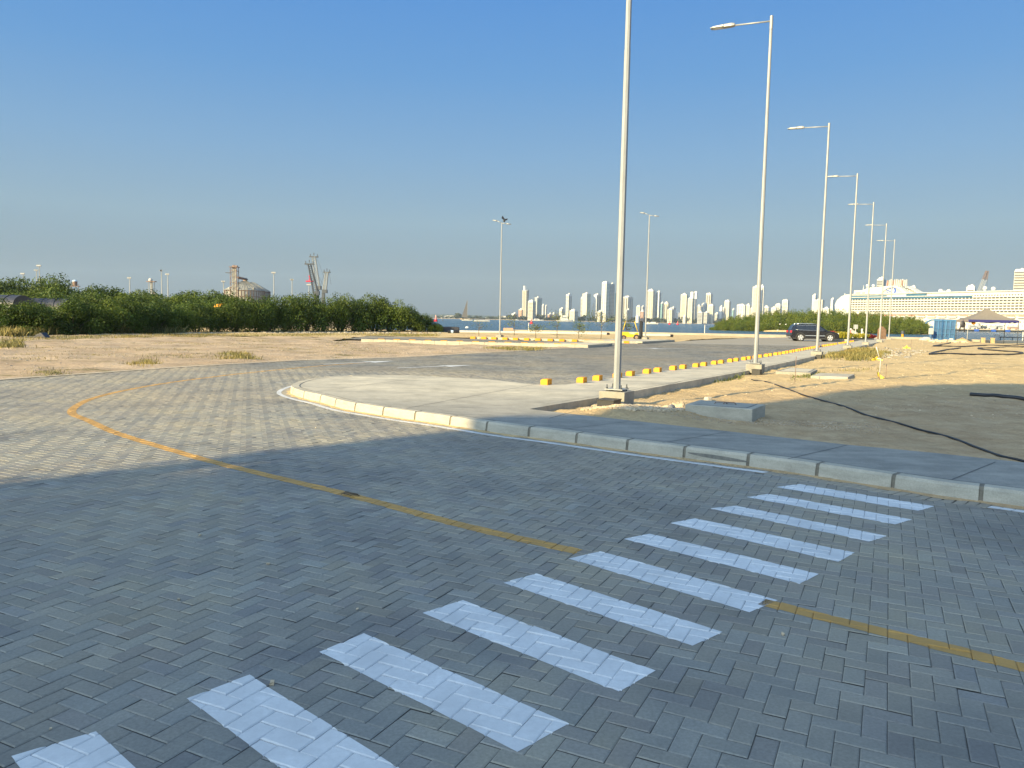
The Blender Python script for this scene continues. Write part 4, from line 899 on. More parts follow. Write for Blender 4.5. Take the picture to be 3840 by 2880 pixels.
def egret(px, py, d, lb, rz=0):
    mb = MB(); mb.ball((0, 0, .35), .22, 10, 8, (1.5, .8, .95)); mb.tube([(.22, 0, .42), (.34, 0, .62), (.28, 0, .80), (.36, 0, .92)], .055, 6, .04); mb.cyl((.38, 0, .92), (.56, 0, .88), .035, .008, 6)
    mb.cyl((0, 0, .2), (0, 0, 0), .015, .015, 5); mb.cyl((.05, .05, .2), (.05, .05, 0), .015, .015, 5); mb.cyl((-.3, 0, .33), (-.52, 0, .2), .09, .03, 6)
    o = mb.build('egret', M['bird']); p = D3(px, py, d); o.location = p.tolist(); o.rotation_euler = (0, -.5 if rz else 0, rz); o.scale = (.85, .85, .85); tag(o, lb, 'bird', 'white egrets at the islet'); return o
egret(2925, 1218, 336, 'left one of the two white egrets perched side by side in the islet trees'); egret(2947, 1219, 336, 'right one of the two white egrets perched side by side in the islet trees')
egret(3028, 1219, 336, 'white egret above the roof of the black car', 1.0); egret(2916, 1241, 334, 'white egret standing on the small sand bank of the islet')

# saplings along the farther kerb
def sapling(px, base_y, top_y, seed, dens, spread, label):
    r_ = random.Random(seed); d = float(G(px, base_y)[1]); x = DX(px, d, base_y); h = ZT(px, top_y, d)
    rt = root('sapling', (x, d, 0), 0, label, 'sapling', 'saplings along the farther kerb')
    mb = MB(); mb.tube([(0, 0, -.05), (r_.uniform(-.04, .04), 0, h * .4), (r_.uniform(-.08, .08), 0, h * .9)], .035, 6, .015); tips = [(0, 0, h * .92)]
    for k in range(7):
        a = r_.uniform(0, 6.28); z0 = h * r_.uniform(.35, .75); L = spread * r_.uniform(.5, 1); e = (math.cos(a) * L, math.sin(a) * L, min(h * .97, z0 + L * r_.uniform(.35, .9))); mb.tube([(0, 0, z0), (e[0] * .5, e[1] * .5, z0 + (e[2] - z0) * .6), e], .014, 5, .006); tips.append(e)
    mb.build('trunk', M['bark'], rt); n = int(dens * 3.2) * len(tips); R = np.random.default_rng(seed); tp = np.array(tips)[R.integers(0, len(tips), n)]; P = tp + R.normal(0, .24, (n, 3)) * np.array([1.4, 1, .8]); t = R.normal(0, 1, (n, 3)); t /= np.linalg.norm(t, axis=1)[:, None]; b = np.cross(t, R.normal(0, 1, (n, 3))); b /= np.linalg.norm(b, axis=1)[:, None]; s_ = .07
    V = np.stack([P - t * s_, P - b * s_ * .5, P + t * s_, P + b * s_ * .5], 1); np_mesh('crown', V.reshape(-1, 3), np.arange(n * 4).reshape(-1, 4), M['leafS'], rt, R.random((n, 1)).repeat(3, 1))
for a in [(1796, 1262, 1200, 1, 2, .7, 'thin dry sapling with hardly any leaves, left of the vulture lamp post'), (1928, 1260, 1178, 2, 5, .75, 'tall thin sapling just right of the vulture lamp post'), (2009, 1268, 1216, 3, 9, .4, 'short leafy sapling, second to the right of the vulture lamp post'),
          (2089, 1269.5, 1168, 4, 9, .6, 'tallest sapling with a feathery crown, in front of the low white blocks'), (2170, 1271, 1209, 5, 12, .4, 'small round-crowned sapling, the second one left of the forklift'), (2253.5, 1273, 1174, 6, 10, 1.4, 'wide spreading sapling nearest the big lamp post'), (2347, 1266, 1180, 7, 12, .5, 'sapling behind the forklift')]: sapling(*a)

# ------------------------------------------------------------------ white pipes on the sand
def pipe(pa, pb, r_, label, name='pipe', mat=None, group='white pipes on the sand'):
    a = np.array(G(*pa)); b = np.array(G(*pb)); a[2] = b[2] = r_; m_ = a.copy(); rt = root(name, (a[0], a[1], 0), 0, label, 'pipe', group)
    off = np.array([a[0], a[1], 0]); MB().cyl(a - off, b - off, r_, r_, 16, False).build('tube', mat or M['pipew'], rt); d = (b - a) / np.linalg.norm(b - a)
    MB().cyl(b - off - d * .35, b - off + d * .01, r_ * 1.02, r_ * 1.02, 16).build('end_cap', M['blackp'], rt); MB().cyl(a - off - d * .01, a - off + d * .3, r_ * 1.02, r_ * 1.02, 16).build('end_cap', M['blackp'], rt); return rt
pipe((1712, 1250), (2284, 1258.5), .17, 'long white pipe lying on the sand behind the saplings')
pipe((2330, 1260.5), (2523, 1263.8), .15, 'shorter white pipe lying on the sand right of the forklift')
pipe((1680, 1249.5), (1711, 1250), .175, 'short pale blue wrapped pipe joined to the left end of the long white pipe', 'pipe', M['pipeblue'])
mb = MB(); mb.box((0, 0, .3), (3.4, 1.2, .6)); mb.box((0, 0, .62), (3.2, 1.0, .06)); o = mb.build('pontoon', M['tarp'], None, .03); o.location = (DX(1667, 91, 1245), 91, 0); tag(o, 'dark flat pontoon at the right end of the left thicket', 'pontoon')
mb = MB(); mb.box((0, 0, .25), (1.25, .5, .5)); o = mb.build('planter', M['bpink'], None, .03); o.location = (DX(1906, 99, 1240), 99, .05); tag(o, 'small pinkish planter box on the seawall beyond the vulture lamp post', 'planter')

# ------------------------------------------------------------------ forklift
def forklift():
    d = 70.5; rt = root('forklift', (DX(2372, d, 1270), d, 0.0), math.radians(-8), 'yellow forklift with a black mast, half hidden by the nearest lamp post', 'forklift', None, (.80, .80, .80))
    mb = MB(); mb.extr([(-1.35, .35), (-1.40, .95), (-1.20, .92), (-.45, .92), (-.35, .72), (.15, .66), (.35, .86), (.62, .86), (.70, .55), (.45, .35)], -.5, .5); mb.build('body', M['fyellow'], rt, .04)
    mb = MB(); mb.extr([(-1.42, .30), (-1.48, .78), (-1.30, .94), (-1.1, .94), (-1.1, .3)], -.52, .52); mb.build('counterweight', M['fyellow'], rt, .05)
    for n_, x, r_, w_ in (('wheel', .42, .34, .26), ('wheel', -1.0, .28, .2)):
        for s_ in (-1, 1):
            wr = MB().cyl((x, s_ * .55 - w_ / 2, r_), (x, s_ * .55 + w_ / 2, r_), r_, r_, 20).build(n_, M['rubber'], rt); MB().cyl((x, s_ * .55 - w_ / 2 - .012, r_), (x, s_ * .55 + w_ / 2 + .012, r_), r_ * .5, r_ * .5, 14).build('rim', M['rust'], wr)
    for s_ in (-1, 1): MB().tube([(.55, s_ * .45, 1.0), (.15, s_ * .45, 2.12)], .045, 6).build('guard_post', M['fyellow'], rt); MB().tube([(-1.1, s_ * .45, 1.1), (-.85, s_ * .45, 2.12)], .045, 6).build('guard_post', M['fyellow'], rt)
    mb = MB(); mb.box((-.35, 0, 2.15), (1.15, 1.0, .05))
    for k in range(6): mb.box((-.8 + k * .2, 0, 2.18), (.04, 1.0, .05))
    mb.build('overhead_guard', M['blackp'], rt)
    mb = MB(); mb.box((-.55, 0, 1.22), (.5, .5, .14)); mb.box((-.80, 0, 1.5), (.12, .48, .55), 0, 1, -.15); mb.build('seat', M['blackp'], rt, .03)
    mb = MB(); mb.tube([(.35, 0, 1.05), (.1, 0, 1.45)], .03, 6); mb.cyl((.08, -.17, 1.47), (.08, .17, 1.47), .02, .02, 6); mb.cyl((.10, 0, 1.46), (.07, 0, 1.50), .17, .17, 14); mb.build('steering_wheel', M['blackp'], rt)
    mb = MB()
    for s_ in (-1, 1): mb.box((.86, s_ * .3, 1.15), (.26, .12, 2.15)); mb.box((1.04, s_ * .2, 1.1), (.16, .09, 2.05))
    for z in (.3, 1.0, 1.6, 2.15): mb.box((.9, 0, z), (.1, .66, .09))
    mb.cyl((.92, 0, .3), (.92, 0, 1.9), .05, .05, 8); mb.build('mast', M['blackp'], rt)
    mb = MB(); mb.box((1.1, 0, .55), (.06, .95, .55)); mb.box((1.08, 0, 1.3), (.05, .9, .9)); mb.build('carriage', M['blackp'], rt)
    for s_ in (-1, 1): MB().box((1.6, s_ * .25, .12), (1.0, .12, .05)).build('fork', M['dsteel'], rt)
forklift()

# ------------------------------------------------------------------ black sport utility vehicle
def suv():
    d = 81.2; rt = root('parked_car', (DX(3046, d, 1275), d, 0.0), math.radians(-6), 'black sport utility car with silver wheels and tinted windows on the paved lot', 'car')
    low = [(-2.46, .42), (-2.48, .62), (-2.40, 1.0), (-2.36, 1.12), (-1.4, 1.16), (.9, 1.12), (1.35, 1.10), (1.9, 1.02), (2.25, .92), (2.42, .76), (2.47, .48), (2.40, .28), (-2.2, .28)]
    mb = MB(); mb.extr(low, -.96, .96); mb.build('body', M['carblack'], rt, .07)
    def green(pr, y0, y1):
        n = len(pr); zb, ztp = min(p[1] for p in pr), max(p[1] for p in pr); vs = []
        for s_ in (-1, 1):
            for x, z in pr: vs.append((x, s_ * (y0 + (y1 - y0) * (z - zb) / (ztp - zb)), z))
        return vs, [tuple(range(n)), tuple(range(2 * n - 1, n - 1, -1))] + [(i, (i + 1) % n, n + (i + 1) % n, n + i)[::-1] for i in range(n)]
    pr = [(-2.37, 1.08), (-2.12, 1.62), (-1.90, 1.74), (-1.2, 1.79), (.0, 1.78), (.45, 1.68), (1.32, 1.08)]
    MB().add(*green(pr, .93, .74)).build('cabin', M['carblack'], rt, .05)
    for nm, wp in (('window', [(-1.95, 1.20), (-1.72, 1.58), (-1.05, 1.63), (-1.02, 1.18)]), ('window', [(-.96, 1.18), (-.98, 1.63), (-.15, 1.63), (-.06, 1.17)]), ('window', [(.0, 1.17), (-.08, 1.63), (.32, 1.58), (.98, 1.16)])):
        for s_ in (-1, 1):
            vs = [(x, s_ * (.945 - (z - 1.08) / .71 * .19), z) for x, z in wp]; MB().add(vs, [(0, 1, 2, 3) if s_ > 0 else (3, 2, 1, 0)]).build(nm, M['glass'], rt)
    for s_ in (-1, 1):
        yy = lambda z: s_ * (.955 - (z - 1.08) / .71 * .19)
        MB().tube([(x, yy(z), z) for x, z in ((1.02, 1.14), (-.5, 1.15), (-1.6, 1.17), (-2.0, 1.20), (-1.78, 1.60), (-1.0, 1.665), (.0, 1.66), (.35, 1.60))], .016, 5).build('window_trim', M['chrome'], rt)
        MB().tube([(-1.85, s_ * .66, 1.74), (-1.6, s_ * .67, 1.84), (-.2, s_ * .67, 1.85), (.25, s_ * .66, 1.76)], .026, 6).build('roof_rail', M['chrome'], rt)
        MB().box((-2.40, s_ * .80, .98), (.16, .30, .22)).build('taillight', M['redlens'], rt, .03); MB().box((2.27, s_ * .74, .84), (.26, .36, .13)).build('headlight', M['lens'], rt, .03)
        MB().box((1.0, s_ * 1.03, 1.16), (.12, .16, .13)).build('side_mirror', M['carblack'], rt, .03)
        MB().box((0, s_ * .972, .60), (2.0, .02, .06)).build('side_moulding', M['chrome'], rt); MB().box((0, s_ * .93, .30), (4.4, .06, .14)).build('sill', M['trim'], rt)
        for x in (-.55, .45): MB().box((x, s_ * .975, 1.03), (.18, .03, .03)).build('door_handle', M['carblack'], rt)
        for x in (-1.45, 1.52):
            mb = MB(); pts = [(x + .47 * math.cos(t), s_ * .965, .40 + .47 * math.sin(t)) for t in np.linspace(-.15, math.pi + .15, 14)]; mb.tube(pts, .045, 6); mb.build('wheel_arch', M['trim'], rt)
            MB().cyl((x, s_ * .80, .40), (x, s_ * .972, .40), .44, .44, 24).build('wheel_well', M['blackp'], rt)
            wh = MB().cyl((x, s_ * .74, .385), (x, s_ * 1.0, .385), .385, .385, 28).build('wheel', M['rubber'], rt); mb = MB(); mb.cyl((x, s_ * .9, .385), (x, s_ * 1.005, .385), .255, .255, 24)
            mb.build('brake_disc', M['trim'], wh); mb = MB()
            for k in range(5):
                a = k * 2 * math.pi / 5 + .3; c = (x + .14 * math.cos(a), s_ * 1.012, .385 + .14 * math.sin(a)); e1 = np.array([math.cos(a), 0, math.sin(a)]); e2 = np.array([-math.sin(a), 0, math.cos(a)])
                vs = []
                for yy_ in (s_ * 1.0, s_ * 1.022):
                    for u, v_ in ((-.13, -.035), (-.13, .035), (.115, .075), (.115, -.075)): p = np.array([c[0], yy_, c[2]]) + e1 * u + e2 * v_; vs.append(p)
                mb.add(vs, [(0, 1, 2, 3), (7, 6, 5, 4), (0, 4, 5, 1), (1, 5, 6, 2), (2, 6, 7, 3), (3, 7, 4, 0)])
            pts = [(x + .262 * math.cos(t), s_ * 1.01, .385 + .262 * math.sin(t)) for t in np.linspace(0, 2 * math.pi, 25)]; mb.tube(pts, .02, 5); mb.build('rim', M['rim'], wh)
    MB().box((2.46, 0, .68), (.05, 1.1, .22)).build('grille', M['trim'], rt); MB().box((-2.47, 0, .42), (.1, 1.5, .1)).build('bumper_trim', M['chrome'], rt)
    MB().add([(-2.33, -.72, 1.22), (-2.33, .72, 1.22), (-2.15, .66, 1.60), (-2.15, -.66, 1.60)], [(0, 1, 2, 3)]).build('rear_window', M['glass'], rt)
    MB().add([(1.26, -.80, 1.14), (1.26, .80, 1.14), (.55, .72, 1.64), (.55, -.72, 1.64)], [(3, 2, 1, 0)]).build('windscreen', M['glass'], rt)
suv()

# ------------------------------------------------------------------ flower bed behind the car, posts and signs
fb = [(DX(3105, 83, 1272), 83), (DX(3190, 80, 1275), 80.5), (DX(3278, 88, 1268), 88), (DX(3250, 95, 1262), 95), (DX(3110, 92, 1262), 92)]
MB().prism(fb, 0, .28).build('flower_bed_kerb', M['seawall'])['kind'] = 'structure'
c0 = np.mean(np.array(fb), 0); fi = [tuple((np.array(p) - c0) * .93 + c0) for p in fb]; tag(MB().prism(fi, .2, .36).build('flower_bed_lawn', M['leafA']), None, None, None, 'structure')
def flower(px, d, h, mat, lb, grp, wdt=.5):
    rt = root('flower_plant', (DX(px, d, 1260), d, .3), 0, lb, 'plant', grp); n = 130; R = np.random.default_rng(px); a = R.uniform(0, 6.28, n); L = h * R.uniform(.5, 1.1, n); sp = wdt * R.uniform(.2, 1, n)
    b0 = np.column_stack([np.cos(a) * .05, np.sin(a) * .05, np.zeros(n)]); tp = np.column_stack([np.cos(a) * sp, np.sin(a) * sp, L]); md_ = (b0 + tp) / 2 + np.array([0, 0, .12 * h]); sd_ = np.column_stack([-np.sin(a), np.cos(a), np.zeros(n)]) * .05
    V = np.stack([b0, md_ - sd_, tp, md_ + sd_], 1); np_mesh('leaves', V.reshape(-1, 3), np.arange(n * 4).reshape(-1, 4), mat, rt, R.random((n, 1)).repeat(3, 1)); MB().cyl((0, 0, -.05), (0, 0, h * .3), .02, .015, 5).build('stem', M['bark'], rt)
for i, (px, d, h) in enumerate([(3120, 84, .8), (3131, 84, .75), (3168, 88, .6), (3262, 89, .5), (3275, 88, .4)]): flower(px, d, h, M['leafR'], '%s red-leaved plant from the left in the flower bed behind the black car' % ORD[i], 'red-leaved plants in the flower bed')
for i, (px, d, h) in enumerate([(3142, 83.5, .75), (3153, 83, .75), (3165, 83, .75), (3176, 83, .7), (3188, 83, .65), (3208, 84, .55), (3222, 85, .6), (3238, 86, .6), (3250, 87, .5)]): flower(px, d, h, M['leafY'], '%s yellow-green plant from the left in the flower bed' % ORD[i], 'yellow-green plants in the flower bed')
for i in range(9):
    px = 3193 + i * 4; mb = MB(); h = .95 - i * .07; mb.box((0, 0, h / 2), (.07, .05, h)); mb.add([(-.035, -.025, h), (.035, -.025, h), (0, 0, h + .1)], [(0, 1, 2)]); o = mb.build('picket', M['white']); o.location = (DX(px, 86.5, 1260), 86.5, .32); tag(o, '%s white picket from the left of the sloping row in the flower bed' % ORD[i], 'picket', 'white pickets in the flower bed')
def figure_post(px, d, lb):
    mb = MB(); mb.cyl((0, 0, 0), (0, 0, .8), .12, .10, 10); mb.ball((0, 0, .95), .13, 10, 8, (1, .8, 1.3)); mb.box((0.05, 0, .55), (.26, .14, .45), 0, .8); o = mb.build('painted_post', M['white'], None, .02); o.location = (DX(px, d, 1250), d, .3); tag(o, lb, 'post', 'painted ornaments in the flower bed'); return o
o = figure_post(3190, 87, 'red and white painted ornament left of the white pickets'); mb = MB(); mb.box((0, -.16, .62), (.2, .1, .75)); mb.build('red_panel', M['redlens'], o)
figure_post(3232, 88, 'small white ornament right of the white pickets')
def thinpost(name, px, by, ty, r_, mat, lb, cat, d=None, z0=0, head=None):
    d = d or float(G(px, by)[1]); h = ZT(px, ty, d); rt = root(name, (DX(px, d, by), d, z0), 0, lb, cat); MB().cyl((0, 0, -.05), (0, 0, h - z0), r_, r_, 8).build('pole', mat, rt)
    if head: head(rt, h - z0)
    return rt
thinpost('sign_post', 3207, 1262, 1219, .035, M['white'], 'thin white post with a small grey sign above the flower bed', 'sign', 90, 0, lambda r_, h: MB().box((0, 0, h - .2), (.5, .04, .5)).build('sign_plate', M['bgrey'], r_))
def lamp_hd(r_, h): MB().box((0, 0, h), (.5, .25, .12), .5, .6).build('lamp_head', M['dsteel'], r_)
thinpost('seawall_lamp', 1982, 1240, 1206, .045, M['white'], 'short white lamp on the seawall below the round white tower', 'lamp', 99.5, .2, lamp_hd)
thinpost('seawall_lamp', 2642, 1252, 1214, .045, M['white'], 'short white lamp on the seawall left of the mangrove islet', 'lamp', 102, .2, lamp_hd)
thinpost('seawall_lamp', 3834, 1284, 1240, .05, M['white'], 'short white lamp on the quay edge at the far right', 'lamp', 90, .2, lamp_hd)
thinpost('marker_post', 3384, 1265, 1243, .16, M['ypaint2'], 'yellow marker post with a black top standing in the harbour', 'marker post', 112, WZ, lambda r_, h: MB().cyl((0, 0, h - .35), (0, 0, h + .1), .26, .26, 10).build('cap', M['dsteel'], r_))
o = MB().extr([(-.55, 0), (-.5, 1.3), (-.2, 1.75), (.15, 1.6), (.45, 1.3), (.5, 0)], -.15, .15).build('stone_slab', M['brown'], None, .04); o.location = (DX(3307, 96, 1260), 96, 0); tag(o, 'upright brown stone slab between the two farthest lamp posts', 'stone')

# ------------------------------------------------------------------ blue container, canopy tent and their clutter
def container():
    d = 91.0; x0 = DX(3497, d, 1270); x1 = DX(3580, d, 1270); W = 2.26; Hh = ZT(3540, 1196.5, d); rz = math.radians(-29)
    rt = root('waste_container', (x0, d, 0.0), rz, 'blue steel container with ribbed end and bent open lid, beside the canopy tent', 'container'); rt.rotation_euler[1] = math.radians(1.0)
    MB().box((W / 2, 2.6, Hh / 2 + .12), (W, 5.0, Hh - .24)).build('body', M['cblue'], rt)
    mb = MB()
    for i, u in enumerate((0.03, .22, .40, .56, .76, .96)): mb.box((W * u, .05, Hh / 2 + .1), (.10 if i not in (2, 3) else .16, .12, Hh - .3))
    for v_ in (.08, .36, .60, .96): mb.box((W / 2, .04, .12 + (Hh - .2) * v_), (W, .08, .07 if v_ not in (.08, .96) else .14))
    mb.build('rib', M['cbluel'], rt, .01)
    mb = MB(); pts = [(0.15, Hh - .02), (-.35, Hh - .06), (-.75, Hh - .28), (-.95, Hh - .55), (-.85, Hh - .60), (-.65, Hh - .40), (-.3, Hh - .2), (.1, Hh - .16)]; mb.extr(pts, 0, 4.5); mb.build('lid', M['cbluel'], rt)
    MB().box((-.22, .6, 1.0), (.36, 1.2, 1.75), 0, .9).build('side_bracket', M['cblue'], rt, .02)
    MB().box((W * .85, -.03, .42), (.38, .02, .12)).build('number_plate', M['white'], rt)
    MB().tube([(W * .18, -.04, .9), (W * .25, -.06, .45), (W * .3, -.05, .9), (W * .5, -.05, .35), (W * .62, -.05, .95), (W * .7, -.05, .5)], .015, 5).build('scratch_bar', M['dsteel'], rt)
    for s_ in (.15, .85): MB().cyl((W * s_ - .15, .5, .12), (W * s_ + .15, .5, .12), .12, .12, 12).build('roller', M['dsteel'], rt)
container()
o = MB().extr([(-.6, 0), (-.7, .3), (-.1, .6), (.3, .5), (.35, 0)], -.4, .4).build('rubbish_sack', M['white3'], None, .1); o.location = (DX(3474, 90, 1270), 90, 0); tag(o, 'pale rubbish sack slumped against the left side of the blue container', 'sack')
o = MB().box((0, 0, .35), (.45, .3, .7)).build('control_box', M['white3'], None, .03); o.location = (DX(3488, 90.3, 1270), 90.2, .9); tag(o, 'cream box fixed beside the left edge of the blue container', 'box')
mb = MB(); R = 24
vs = [(0, 0, 1.0)]; fs = []
for j in range(1, 7):
    for i in range(R):
        t = 2 * math.pi * i / R; rr = j / 6; vs.append((rr * math.cos(t) * (1 + .08 * math.sin(3 * t)), rr * math.sin(t), (1 - rr) ** 1.15 * 1.0 + random.uniform(-.02, .02) * (1 - rr)))
for i in range(R): fs.append((0, 1 + i, 1 + (i + 1) % R))
for j in range(5):
    for i in range(R): a = 1 + j * R; fs.append((a + i, a + R + i, a + R + (i + 1) % R, a + (i + 1) % R))
o = mb.add(vs, fs, True).build('sand_heap', M['sandR']); o.location = (DX(3608, 86, 1285), 86, 0.05); o.scale = (1.35, 1.2, .62); tag(o, 'small heap of sand below the left side of the canopy tent', 'heap')

def tent():
    dn, df = 83.5, 86.6; A = np.array([DX(3625, dn, 1280), dn]); Bp = np.array([DX(3817, dn, 1280), dn]); Cp = np.array([DX(3765, df, 1280), df]); Dp = np.array([DX(3581, df, 1280), df])
    c = (A + Bp + Cp + Dp) / 4; rt = root('canopy_tent', (c[0], c[1], 0), 0, 'taupe pitched canopy tent on thin dark legs with a blue valance, at the waterside', 'tent')
    ze = ZT(3700, 1200, dn); za = ZT(3697, 1155.5, 85); L = [np.array([*(p - c), ze]) for p in (A, Bp, Cp, Dp)]; ap = np.array([-.15, 0, za])
    for i in range(4):
        p, q = L[i], L[(i + 1) % 4]; vs = []; n = 8
        for a in range(n + 1):
            for b in range(n + 1):
                e = p + (q - p) * b / n; t = a / n; v_ = ap * (1 - t) + e * t; v_[2] -= .30 * math.sin(math.pi * t) * (.75 if 0 < b < n else .6) * (1 if True else 0) * .75; vs.append(v_)
        fs = [(a * (n + 1) + b, (a + 1) * (n + 1) + b, (a + 1) * (n + 1) + b + 1, a * (n + 1) + b + 1) for a in range(n) for b in range(n)]
        MB().add(vs, fs, True).build('roof_panel', M['canvas'], rt)
        vs = []
        for b in range(13):
            e = p + (q - p) * b / 12; vs += [e + np.array([0, 0, 0.02]), e + np.array([0, 0, -.26 + .05 * math.sin(b * 1.3)])]
        MB().add(vs, [(b * 2, b * 2 + 1, b * 2 + 3, b * 2 + 2) for b in range(12)]).build('valance', M['canvasb'] if i in (0,) else M['canvasg'], rt)
    for i, p in enumerate(L):
        m_ = M['white3'] if i == 0 else M['dsteel']; MB().tube([(p[0] * .985, p[1] * .98, -.05), (p[0] * .985, p[1] * .98, ze)], .035, 6).build('leg', m_, rt)
    for i in range(4): p, q = L[i], L[(i + 1) % 4]; MB().tube([p * .98 - np.array([0, 0, .1]), (p + q) / 2 * .98 - np.array([0, 0, .32]), q * .98 - np.array([0, 0, .1])], .018, 5).build('truss_bar', M['dsteel'], rt)
    return c, ze
tc, tz = tent()
mb = MB(); mb.ball((0, 0, -.45), .30, 10, 8, (1.0, .5, 1.3)); mb.tube([(-.18, 0, -.6), (-.3, 0, -1.0), (-.28, 0, -1.25)], .09, 6, .05); mb.tube([(.18, 0, -.6), (.2, 0, -1.0), (.26, 0, -1.3)], .09, 6, .05); mb.cyl((0, 0, -.1), (0, 0, .1), .02, .02, 5)
o = mb.build('hanging_jacket', M['tarp']); o.location = (DX(3610, 84.5, 1220), 84.5, tz - .05); tag(o, 'dark jacket hanging under the left end of the canopy tent', 'jacket')
mb = MB(); mb.ball((0, 0, -.26), .20, 12, 8, (1.0, .8, .8)); mb.cyl((0, 0, -.30), (0, 0, -.32), .26, .26, 12); mb.cyl((0, 0, 0), (0, 0, -.12), .01, .01, 5); o = mb.build('hard_hat', M['ypaint2']); o.location = (DX(3651, 84, 1210), 84, tz - .12); tag(o, 'yellow hard hat hanging under the front edge of the canopy tent', 'hard hat')
def bollard(px, d, lb):
    rt = root('mooring_pedestal', (DX(px, d, 1270), d, .1), 0, lb, 'pedestal'); MB().cyl((0, 0, .3), (0, 0, .95), .28, .24, 14).build('drum', M['bgrey'], rt); MB().ball((0, 0, .98), .25, 12, 6, (1, 1, .6)).build('cap', M['white'], rt); MB().box((0, 0, .26), (.75, .75, .08)).build('shelf', M['white'], rt); MB().cyl((0, 0, -.1), (0, 0, .25), .2, .2, 12).build('foot', M['bgrey'], rt)
bollard(3738, 89, 'grey round pedestal with a white domed cap on the quay behind the tent')
for i, px in enumerate((3686, 3722)):
    mb = MB(); mb.box((0, 0, .3), (.32, .3, .62)); mb.box((0, 0, .62), (.4, .36, .05)); o = mb.build('timber_block', M['wood'], None, .02); o.location = (DX(px, 86, 1285), 86, .03); tag(o, '%s of the two upright timber blocks under the tent' % ('left' if i == 0 else 'right'), 'timber block', 'timber blocks under the tent')
MB().prism([(DX(3684, 88, 1283), 88), (140, 88), (140, 88.5), (DX(3684, 88, 1283), 88.5)], -.1, .38).build('quay_kerb', M['seawall'])['kind'] = 'structure'
rt = root('quay_railing', (DX(3745, 89.2, 1275), 89.2, .3), 0, 'low dark railing on the quay edge at the far right', 'railing'); MB().tube([(0, 0, .45), (12, 0, .40)], .06, 6).build('rail', M['dsteel'], rt)
for k in range(5): MB().cyl((k * 1.35 + .2, 0, 0), (k * 1.35 + .2, 0, .45), .05, .05, 6).build('post', M['dsteel'], rt)

# ------------------------------------------------------------------ hoses, cables and stakes on the sand
def ground_line(name, px, r_, mat, lb, cat, grp=None, n=8, lift=0.0, smooth=True):
    P = np.array([G2(*p, .08) for p in px]); P = smoothpath(P, n) if smooth else P; Z = hR(P[:, 0], P[:, 1]) + r_ * .8 + lift
    if len(Z) > 6: Z = np.convolve(np.r_[Z[0], Z[0], Z, Z[-1], Z[-1]], np.ones(5) / 5, 'valid')
    o = MB().tube([(*p, z) for p, z in zip(P, Z)], r_, 7).build(name, mat); return tag(o, lb, cat, grp)
hs = [[(690, 770), (560, 790), (420, 808), (340, 820), (345, 826), (520, 824), (900, 836), (1150, 826), (1500, 818), (1900, 824), (2212, 808), (2500, 800)],
      [(890, 875), (740, 890), (600, 910), (430, 950), (290, 988), (250, 1000), (290, 1012), (500, 1000), (800, 1006), (1100, 1010), (1500, 1004), (1900, 1004), (2120, 998), (2185, 984), (2120, 966), (1950, 945), (1700, 928), (1400, 905), (1275, 890), (1262, 882), (1300, 872), (1500, 870), (1800, 850), (2212, 852), (2500, 850)]]
for i, h_ in enumerate(hs): ground_line('hose', [(3440 + a / 5.53, 1150 + b / 5.53) for a, b in h_], .052, M['blackp'], ['black hose looping across the sand just below the container and tent', 'long black hose doubling back in wide loops in the middle of the sand lot'][i], 'hose', 'black hoses on the sand', 5)
ground_line('hose', [(3639, 1486), (3690, 1491), (3760, 1498), (3850, 1506), (3950, 1515)], .045, M['blackp'], 'straight thick black pipe on the shaded sand at the right edge', 'hose')
ground_line('cable', [(2800 + a / 2.127, 1150 + b / 2.127) for a, b in [(2330, 1270), (2212, 1243), (2050, 1210), (1850, 1130), (1700, 1070), (1520, 1010), (1250, 945), (1000, 880), (850, 830), (700, 780), (560, 735), (400, 695), (250, 640), (100, 595), (40, 580)]], .017, M['blackp'], 'thin dark cable snaking from the second lamp post to the right edge of the photo', 'cable', None, 5)
ground_line('cable', [(3050 + a / 5.53, 1100 + b / 5.53) for a, b in [(130, 1140), (250, 1110), (400, 1085), (430, 1078)]], .03, M['blackp'], 'short dark cable lying over the pavement strip behind the third lamp post', 'cable', None, 5, .08)
def rod(px, by, ty, lb, r_=.009, mat=None, lean=0):
    P = G(px, by, .08); h = ZT(px, ty, P[1]); o = MB().tube([(0, 0, -.1), (lean, 0, h)], r_, 6).build('stake', mat or M['rust']); o.location = (P[0], P[1], 0); return tag(o, lb, 'stake')
rod(2981, 1432, 1336, 'thin rusty rod standing alone between the second and third lamp posts'); rod(3321, 1424, 1366, 'thin rusty rod right of the yellow tape'); rod(3416, 1302, 1275, 'thin rod beyond the farther yellow tape', .014)
rt = root('water_tap', (*G2(3297, 1427, .08), .06), 0, 'upright white plastic pipe with a tap in the middle of the sand lot', 'tap'); d_ = float(G(3297, 1427, .08)[1]); hz_ = ZT(3297, 1346, d_) - .06
MB().tube([(0, 0, -.1), (0, 0, hz_ * .42)], .012, 6).build('stake', M['rust'], rt); MB().tube([(0, 0, hz_ * .40), (0, 0, hz_), (-.10, 0, hz_ * 1.02)], .015, 6).build('pipe', M['white'], rt); MB().tube([(-.04, 0, hz_ + .02), (-.10, 0, hz_ + .22), (-.15, 0, hz_ + .36)], .011, 6).build('riser', M['white'], rt)
